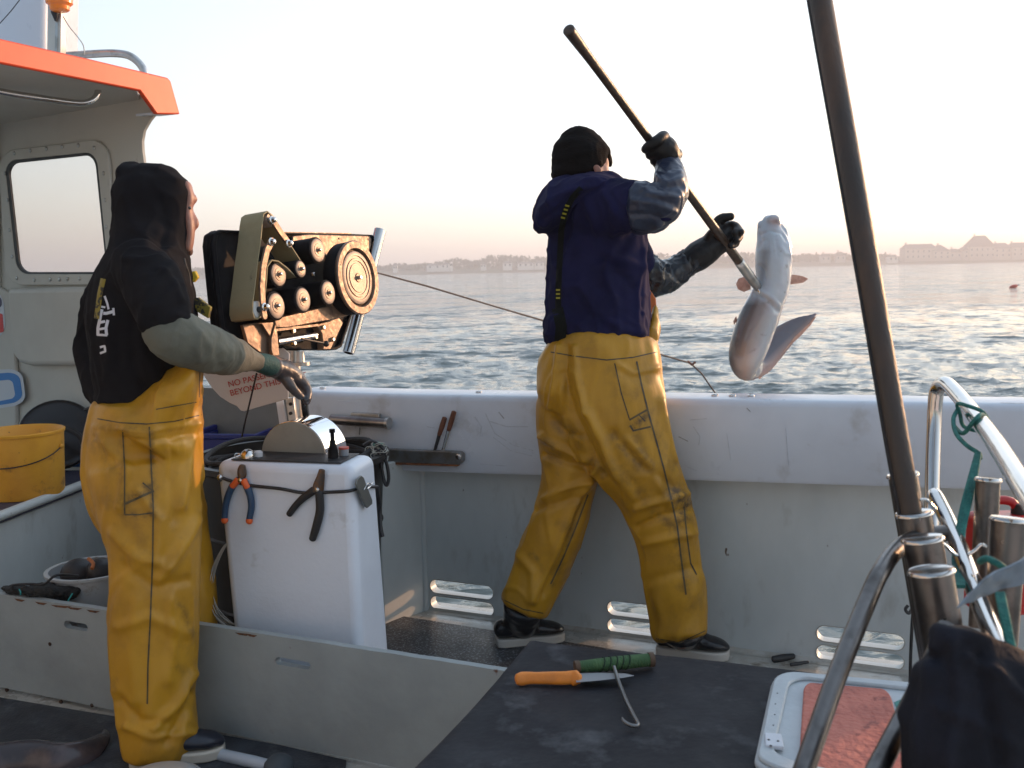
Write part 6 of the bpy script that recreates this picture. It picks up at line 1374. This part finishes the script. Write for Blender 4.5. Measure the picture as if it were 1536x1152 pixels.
    dirt = [([(1012, 740), (1030, 752), (1024, 775)], 16, 1.0), ([(985, 770), (1010, 790)], 12, .6), ([(925, 700), (965, 745)], 12, .45), ([(920, 655), (960, 700)], 10, .55), ([(955, 655), (975, 700)], 9, .5), ([(840, 640), (870, 660)], 14, .5), ([(815, 660), (835, 680)], 9, .6),
            ([(950, 640), (972, 620)], 8, .9), ([(890, 690), (905, 712)], 8, .6), ([(1015, 800), (1030, 880)], 8, .45), ([(985, 655), (1010, 700)], 9, .35), ([(915, 550), (935, 600)], 14, .25), ([(1005, 835), (1040, 870)], 10, .3), ([(797, 832), (806, 838)], 5, .5), ([(830, 880), (870, 750)], 4, .5)]
    tr, bvt = cloth('oilskins', t, .0065, m_pvc, e, it=12, fs=(.72, 1.35), folds=folds, namp=.007, nsc=3.8, nst=(1, 1, .6), seed=41, dirt=dirt)
    def seam(pts, w_=2.2, lift=.0012): ribbon(m_ := MB(), bvt, pts, w_, lift=lift, thick=.0012, cols=2, step=4, dflt=3.2).build('seam', m_seam, tr)
    seam([(955, 542), (963, 580), (973, 620), (984, 660), (995, 700), (1006, 745), (1016, 790), (1022, 840), (1029, 892)], 2.6)
    seam([(1026, 760), (1030, 800), (1036, 845), (1045, 862)], 2.2); seam([(922, 545), (932, 590), (944, 628)], 1.8); seam([(944, 630), (958, 622), (972, 614)], 2.8); seam([(945, 638), (950, 646), (976, 640)], 2.8); seam([(958, 622), (968, 632)], 2)
    seam([(826, 528), (860, 534), (910, 540), (950, 536), (985, 528)], 1.8)
    seam([(882, 742), (864, 790), (845, 836), (826, 876)], 2.4); seam([(752, 898), (785, 914), (815, 920)], 1.6); seam([(984, 958), (1020, 964), (1058, 946)], 1.6)
    MB().prism([U(972, 430, 3.44), U(984, 448, 3.44), U(986, 470, 3.44), U(978, 492, 3.44), (U(971, 496, 3.44))], Vector((0, .03, 0))).build('bib_lining', mat('orange lining', (.62, .14, .02), .5), e, bevel=.004)
    bb = mat('black rubber boot', (.010, .011, .014), .22)
    sole = mat('dirty white sole', (.50, .47, .42), .55)
    boot(e, (744, 968), (846, 958), (786, 918), dl, 0, bb, sole, 0, 34)
    boot(e, (985, 978), (1094, 988), (1022, 952), dr, 0, bb, sole, 0, 36)
gaff_man()
# ------------------------------------------------------------------ pole gaff and conger eel
def gaff():
    a = U(853, 45, PD(45)); e = empty('pole_gaff', U(1000, 245, PD(245)), 'long thin wooden pole with a steel socket hook, held in both gloves', 'gaff')
    ys = [45, 60, 90, 140, 200, 280, 350, 395]
    wd = [9.5, 8.8, 7.2, 6.4, 6.3, 6.5, 6.8, 7.0]
    MB().loft([(U(PX(y), y, PD(y)), w_ * PD(y) / FPX, w_ * PD(y) / FPX) for y, w_ in zip(ys, wd)], n=20, step=4, cap=.15).build('shaft', mat('dark wet wood', (.05, .032, .022), .35, col2=(.10, .06, .035), nscale=14, stretch=(1, 1, 4), bump=.2, bscale=40, stain=(.03, .02, .015), sscale=6), e)
    MB().loft([(U(PX(y), y, PD(y)), w_ * .0024, w_ * .0024) for y, w_ in ((392, 7.6), (412, 7.8), (432, 6.6))], n=20, step=3, cap=.1).build('socket', m_alu, e)
    MB().tube([U(PX(428), 428, PD(428)), U(1140, 440, 3.70), U(1143, 446, 3.74), U(1138, 448, 3.78), U(1132, 442, 3.79)], .004, n=8, step=4).build('hook', m_steel, e)
gaff()
def eel():
    D = 3.74; k = D / FPX
    e = empty('conger_eel', U(1130, 560, D), 'big pale bellied eel hanging from the gaff with its tail curled up behind', 'eel')
    body = [(1153, 329, D, 9), (1154, 338, D, 14), (1156, 352, D, 20), (1159, 372, D, 25.5), (1160, 395, D, 27), (1160, 418, D, 26), (1155, 438, D, 26), (1148, 455, D, 27), (1138, 478, D, 29.5), (1130, 500, D, 29.5), (1123, 521, D, 28.5), (1118, 540, D + .01, 25), (1119, 554, D + .04, 18), (1129, 556, D + .08, 14)]
    m_ = MB(); chain(m_, body, ratio=.92, n=26, step=5, cap=.4)
    tail = [(1124, 548, D + .06, 22, .8), (1137, 542, D + .09, 23, .6), (1151, 528, D + .10, 22, .45), (1166, 513, D + .10, 20, .36), (1183, 498, D + .10, 16.5, .3), (1201, 485, D + .09, 11.5, .26), (1214, 477, D + .08, 6, .3), (1225, 470, D + .08, 2, .4)]
    chain(m_, tail, n=20, step=5, cap=.3)
    chain(m_, [(1141, 336, D, 5), (1140, 350, D, 5), (1139, 360, D, 4)], n=10)       # jaw
    chain(m_, [(1167, 336, D - .005, 6), (1177, 352, D, 6), (1184, 372, D, 5)], n=10)
    chain(m_, [(1157, 330, D - .02, 8), (1163, 329, D - .02, 7), (1166, 334, D - .02, 5)], n=10)
    folds = [([(1172, 372), (1178, 380), (1184, 382)], 3, .003), ([(1139, 352), (1143, 362), (1138, 372)], 3, -.004), ([(1134, 440), (1150, 448), (1166, 466)], 4, -.006), ([(1140, 436), (1158, 448), (1168, 458)], 3, .004), ([(1178, 345), (1184, 370), (1188, 392)], 3, .004),
             ([(1144, 380), (1146, 402)], 5, -.003), ([(1172, 400), (1172, 425)], 4, .002), ([(1141, 352), (1155, 346), (1172, 350), (1180, 362)], 2.2, -.004), ([(1139, 398), (1146, 406), (1148, 418)], 2.2, -.005), ([(1146, 470), (1128, 500), (1116, 536)], 4, .0015), ([(1150, 360), (1152, 380)], 2.5, -.002), ([(1164, 362), (1166, 384)], 2.5, -.002)]
    me = organic(m_, .0042, 3, lambda co, no: strokes(co, no, folds) + .0006 * nz(co, 60, 2))
    n = len(me.vertices); co = np.empty(n * 3); me.vertices.foreach_get('co', co); co = co.reshape(-1, 3); px, py, z = proj_np(co)
    # skin colour: pale belly, brown grey back along the outer curve, dark tail
    ys = np.array([b_[1] for b_ in body[:12]]); xs = np.array([b_[0] for b_ in body[:12]]); ws = np.array([b_[3] for b_ in body[:12]])
    cx = np.interp(py, ys, xs); ww = np.interp(py, ys, ws); s_ = (px - cx) / ww
    belly = np.array([.50, .53, .57]); back = np.array([.09, .075, .075]); mid = np.array([.33, .26, .235]); tl = np.array([.13, .135, .17]); pink = np.array([.38, .28, .27])
    lower = np.clip((py - 440) / 18, 0, 1)[:, None]
    g = np.clip((s_ + 1.0) / 1.1, 0, 1)[:, None]; g = g * g * (3 - 2 * g)
    low = back * (1 - g) + mid * g; g2 = np.clip((s_ - .0) / .7, 0, 1)[:, None]; low = low * (1 - g2) + belly * .8 * g2
    c = belly * (1 - lower) + low * lower
    hp = np.exp(-((px - 1163) ** 2 + (py - 333) ** 2) / 90)[:, None]; c = c * (1 - hp) + pink * hp
    hp = np.exp(-(segdist(px, py, [(1147, 380), (1145, 405), (1140, 425)]) / 7) ** 2)[:, None] * .5; c = c * (1 - hp) + back * hp  # shading patch left of the throat, painted into the skin colour
    tmask = ((px > 1128 + (560 - py) * .30) & (z > D + .045) & (py > 462))[:, None] * 1.0
    tu = np.clip(((py - (566 - (px - 1128) * .93)) / 10) * .5 + .5, 0, 1)[:, None]
    c = c * (1 - tmask) + (tl * (1 - tu) + pink * tu) * tmask
    a = me.color_attributes.new('skin', 'FLOAT_COLOR', 'POINT'); a.data.foreach_set('color', np.concatenate([c, np.ones((n, 1))], 1).astype(np.float32).ravel())
    M = mat('eel skin', (.5, .5, .5), .17, colattr='skin', stain=(.22, .17, .15), sscale=22, slo=.60, shi=.78, bump=.12, bscale=60, bdist=.004, rvar=.08, coat=.5)
    M.node_tree.nodes['Principled BSDF'].inputs['Subsurface Weight'].default_value = .15; M.node_tree.nodes['Principled BSDF'].inputs['Subsurface Scale'].default_value = .01
    link('body', me, e, None, [M])
    fm = mat('fin', (.58, .36, .28), .4, col2=(.42, .24, .19), nscale=60, trans=0.0); fm.node_tree.nodes['Principled BSDF'].inputs['Subsurface Weight'].default_value = .05
    def fin(pts, th=.004):
        P = [U(x, y, D + z_) for x, y, z_ in pts]; MB().prism(P, Vector((0, th, 0))).build('fin', fm, e, bevel=.0018)
    fin([(1181, 413, 0), (1192, 412, 0), (1204, 414, .01), (1213, 418, .02), (1205, 424, .02), (1192, 426, .01), (1182, 427, 0)])
    fin([(1126, 434, 0), (1116, 438, 0), (1107, 434, 0), (1104, 426, 0), (1108, 418, 0), (1116, 415, 0), (1126, 417, 0)])
    fin([(1124, 562, .06), (1130, 571, .06), (1136, 566, .07), (1140, 569, .07), (1146, 562, .08), (1152, 560, .08), (1158, 552, .09), (1166, 544, .09), (1174, 532, .09), (1186, 518, .09), (1202, 503, .09), (1216, 488, .08), (1225, 474, .08), (1214, 480, .08), (1196, 498, .09), (1176, 516, .09), (1160, 534, .09), (1144, 548, .08)], .005)
    fin([(1104, 474, .02), (1100, 482, .02), (1101, 488, .02), (1106, 480, .02)])
    MB().ball(U(1181, 352, D - .005), 2.4 * k, n=12).build('eye', mat('eel eye', (.02, .02, .03), .1), e)
eel()
# ================================================================== FOREGROUND RACK
def rack():
    m_st = mat('polished tube', (0.60, 0.58, 0.56), 0.13, metal=1.0, bump=.03, bscale=30, rvar=.05)
    m_dk = mat('tube with dark reflection', (0.17, 0.16, 0.155), 0.34, metal=1.0, col2=(.10, .092, .088), nscale=18, rvar=.08, bump=.03, bscale=40)  # reflection of dark surroundings is put into this base colour
    e = empty('rod_rack', U(1390, 1150, 1.4), 'stainless rack of bent rails and rod holder tubes at the right foreground', 'rod rack')
    r = .0165
    def down(a, b, z):   # carry a leg on to height z
        d = (b - a).normalized(); return b + d * ((z - b.z) / d.z)
    MB().tube([U(1396, 900, 2.2), U(1398, 740, 2.26), U(1401, 640, 2.3), U(1403, 600, 2.3), U(1407, 582, 2.29), U(1417, 575, 2.25), U(1430, 585, 2.18), U(1458, 618, 2.0), U(1494, 666, 1.74), U(1536, 733, 1.46), U(1600, 830, 1.2), U(1680, 960, 1.0)], r, n=22, step=5).build('top_rail', m_st, e)
    MB().tube([U(1402, 742, 1.85), U(1424, 786, 1.74), U(1446, 840, 1.60), U(1472, 910, 1.46), U(1508, 990, 1.30), U(1560, 1110, 1.15)], r * .86, n=20, step=4, cap=.2).build('lower_rail', m_st, e)
    a = [U(1416, 800, 1.62), U(1385, 804, 1.61), U(1357, 815, 1.58), U(1336, 834, 1.54), U(1322, 856, 1.50), U(1308, 884, 1.47), U(1256, 1012, 1.36), U(1211, 1140, 1.27)]
    a.append(down(a[-2], a[-1], TZ + .03)); MB().tube(a, r * .82, n=22, step=5).build('front_leg', m_dk, e)
    a = [U(1420, 940, 1.36), U(1395, 1000, 1.32), U(1366, 1058, 1.27), U(1318, 1150, 1.20)]; a.append(down(a[-2], a[-1], TZ + .03))
    MB().tube(a, r * .80, n=20, step=4).build('front_leg', m_dk, e)
    def holder(px, py, D, hw, length, lean=.17, m_=m_dk, tilt=.0):
        a = U(px, py, D); b = U(px + lean * length, py + length, D + tilt); ax = (b - a).normalized(); L = (b - a).length; rr = hw * D / FPX
        g = MB().lathe(a, ax, [(0.0, rr * .90), (0.0, rr * .96), (L, rr * .96), (L, rr * .90), (0.0, rr * .90)], n=36).build('rod_holder', m_, e)
        MB().lathe(a - ax * .003, ax, [(0, rr * .92), (-.0008, rr * 1.0), (.002, rr * 1.08), (.005, rr * 1.08), (.0065, rr * 1.0), (.0065, rr * .965)], n=36).build('flared_rim', m_st, g)
        return ax
    ax = holder(1354, 713, 1.80, 22, 300); holder(1371, 771, 1.62, 26, 330); holder(1384, 809, 1.52, 29, 300); holder(1397, 857, 1.42, 32, 260)
    holder(1482, 720, 1.72, 18, 220, lean=-.05); holder(1514, 780, 1.55, 26, 240, lean=-.08)
    w_ = mat('bright wire', (.7, .68, .64), .2, metal=1)
    for pts in ([(1380, 750), (1390, 750), (1399, 759), (1404, 764)], [(1410, 813), (1420, 820), (1430, 830), (1436, 833)], [(1452, 832), (1462, 826), (1472, 817), (1480, 820)]):
        MB().tube([U(x, y, 1.55) for x, y in pts], .0026, n=8, step=4).build('wire_clip', w_, e)
    # red can added behind the tubes to put red into their reflections
    f = empty('added_red_can', U(1497, 840, 1.95), 'red can added behind the rod holder tubes for their red reflections', 'can')
    c = U(1500, 800, 2.0); rm = mat('red plastic', (.45, .012, .015), .35)
    MB().box(c - UP * .06, (.055, 0, 0), (0, .04, 0), (0, 0, .10)).build('can_body', rm, f, bevel=.012, seg=3)
    MB().tube([c + Vector((-.035, 0, .035)), c + Vector((-.03, 0, .065)), c + Vector((.02, 0, .065)), c + Vector((.035, 0, .035))], .009, n=12, step=4).build('can_handle', rm, f)
    MB().lathe(c + Vector((0.035, 0, .04)), UP, [(0, .014), (.02, .014), (.022, .010)], n=16).build('can_cap', m_black, f)
    # long dark pole stepped in one of the holders
    p = empty('long_pole', U(1371, 790, 1.63), 'long dark weathered pole leaning out of the rod rack past the top edge', 'pole')
    q = [U(1214, -110, 1.92), U(1232, 10, 1.87), U(1268, 210, 1.79), U(1302, 400, 1.72), U(1326, 540, 1.68), U(1350, 680, 1.645), U(1367, 772, 1.625), U(1376, 825, 1.62)]
    wd = mat('weathered pole', (.045, .032, .025), .5, col2=(.095, .052, .03), nscale=5, stretch=(1, 1, .35), stain=(.03, .025, .022), sscale=4, slo=.5, shi=.66, bump=.3, bscale=40, bstretch=(4, 4, .4), bdist=.004)
    MB().tube(q, [18 * 1.92 / FPX, 17.5 * 1.87 / FPX, 17.5 * 1.79 / FPX, 17 * 1.72 / FPX, 16.5 * 1.68 / FPX, 16.5 * 1.645 / FPX, 15.5 * 1.625 / FPX, 15.5 * 1.62 / FPX], n=24, step=3, cap=.2).build('pole_shaft', wd, p)
    o_ = (U(1233, 200, 1.8) - U(1250, 200, 1.8))
    MB().tube([x + o_ * 1.0 * s_ + Vector((0, .004, 0)) for x, s_ in zip(q, (1.02, 1.0, .97, .93, .9, .87, .85, .82))], .0042, n=10, step=3).build('side_cord', mat('black cord', (.01, .01, .012), .6), p)
    # teal rope
    t = mat('teal rope', (.02, .15, .135), .75, col2=(.04, .24, .2), nscale=80, bump=.9, bscale=260, bdist=.003)
    rp = empty('teal_rope', U(1458, 640, 1.9), 'teal rope knotted round the top rail with its ends hanging down', 'rope')
    MB().tube([U(1436, 606, 1.98), U(1452, 609, 1.93), U(1474, 618, 1.92), U(1482, 634, 1.95), U(1470, 646, 1.99), U(1446, 640, 2.02), U(1440, 622, 2.0)], .0038, n=10, step=5, close=True).build('rope_turn', t, rp)
    MB().tube([U(1432, 640, 2.0), U(1445, 650, 1.92), U(1462, 630, 1.88), U(1474, 622, 1.9), U(1486, 640, 1.96)], .0042, n=10, step=5).build('rope_turn', t, rp)
    MB().tube([U(1438, 612, 2.0), U(1430, 628, 1.98), U(1434, 650, 1.93), U(1450, 668, 1.88), U(1468, 680, 1.85), U(1470, 688, 1.84)], .0042, n=10, step=5).build('rope_loop', t, rp)
    for i in range(4):
        o = i * 3.4 - 5
        MB().tube([U(1467 + o * .6, 680, 1.82), U(1458 + o, 720, 1.76), U(1448 + o * 1.1, 760, 1.72), U(1440 + o, 800, 1.68), U(1436 + o * 1.2, 840, 1.62), U(1440 + o, 880, 1.5)], .0031, n=9, step=5).build('rope_tail', t, rp)
    MB().tube([U(1470, 842, 1.3), U(1480, 838, 1.28), U(1498, 846, 1.27), U(1512, 856, 1.28), U(1536, 860, 1.3), U(1570, 850, 1.3)], .0045, n=10, step=4).build('rope_loop', t, rp)
    for i in range(3): MB().tube([U(1496 + i * 4, 890, 1.25), U(1502 + i * 4, 920, 1.22), U(1510 + i * 4, 960, 1.2), U(1520 + i * 4, 1000, 1.18)], .0032, n=8, step=4).build('rope_tail', t, rp)
    # crumpled blue grey sheet
    def sheet(name, quad, D, m_, label, cat, amp=.010, th=.002, N=26, seed=2):
        tl, tr, br, bl = quad; vs = []; 
        for j in range(N + 1):
            for i in range(N + 1):
                u, v = i / N, j / N
                x = (tl[0] * (1 - u) + tr[0] * u) * (1 - v) + (bl[0] * (1 - u) + br[0] * u) * v; y = (tl[1] * (1 - u) + tr[1] * u) * (1 - v) + (bl[1] * (1 - u) + br[1] * u) * v
                q_ = U(x, y, D + .05 * (u - .5)); n_ = noise.noise(q_ * 22 + Vector((seed, 0, 0))) + .5 * noise.noise(q_ * 55)
                vs.append(q_ + (q_ - CAM).normalized() * n_ * amp * 2 + UP * n_ * amp * .5)
        fs = [(j * (N + 1) + i, j * (N + 1) + i + 1, (j + 1) * (N + 1) + i + 1, (j + 1) * (N + 1) + i) for j in range(N) for i in range(N)]
        o = MB().add(vs, fs, True).build(name, m_); s_ = o.modifiers.new('s', 'SOLIDIFY'); s_.thickness = th; tag(o, label, cat); return o
    sheet('plastic_sheet', ((1478, 864), (1580, 812), (1590, 850), (1434, 912)), 1.22, mat('blue grey sheet', (.20, .26, .32), .35, col2=(.14, .19, .25), nscale=20), 'crumpled blue grey plastic sheet caught in the rack at the right edge', 'plastic sheet')
    # dark bag hung on the rack
    m_ = MB()
    chain(m_, [(1412, 956, 1.2, 20, 1.2), (1436, 975, 1.2, 50, .8), (1446, 1020, 1.19, 76, .6), (1454, 1085, 1.18, 94, .5), (1466, 1160, 1.17, 104, .6), (1470, 1230, 1.17, 104, .6)], n=28)
    chain(m_, [(1440, 968, 1.21, 14, 1.6), (1485, 985, 1.2, 24, 1.6), (1530, 1020, 1.19, 34, 1.5), (1590, 1070, 1.18, 44, 1.5), (1600, 1180, 1.18, 70, 1)], n=24)
    folds = [([(1400, 970), (1390, 1050), (1380, 1140)], 8, .008), ([(1430, 965), (1440, 1050), (1425, 1150)], 9, .010), ([(1470, 980), (1480, 1060), (1500, 1150)], 9, -.010), ([(1450, 985), (1500, 1010), (1536, 1050)], 7, .008), ([(1410, 1060), (1460, 1080), (1520, 1120)], 9, .006)]
    me = organic(m_, .0055, 8, lambda co, no: strokes(co, no, folds) + .006 * (np.exp(-(nz(co, 9, 4) / .12) ** 2)) + .008 * nz(co, 6, 9))
    o = link('dark_cloth', me, None, None, [mat('black oily cloth', (.008, .009, .014), .8, col2=(.014, .016, .026), nscale=8, bump=.4, bscale=120, bdist=.004, stain=(.05, .05, .06), sscale=12, slo=.72, shi=.8, spec=.2)])
    tag(o, 'bundle of black cloth hung on the rack at the lower right corner', 'cloth')
    o = MB().tube([U(1362, 908, 2.6), U(1358, 914, 2.6), U(1363, 920, 2.6), U(1369, 914, 2.6), U(1368, 936, 2.6), U(1366, 980, 2.62), U(1365, 1023, 2.64)], .0042, n=8, step=5).build('hanging_cord', m_black)
    tag(o, 'black cord hanging behind the rod holder tubes near the last slots', 'cord')
rack()
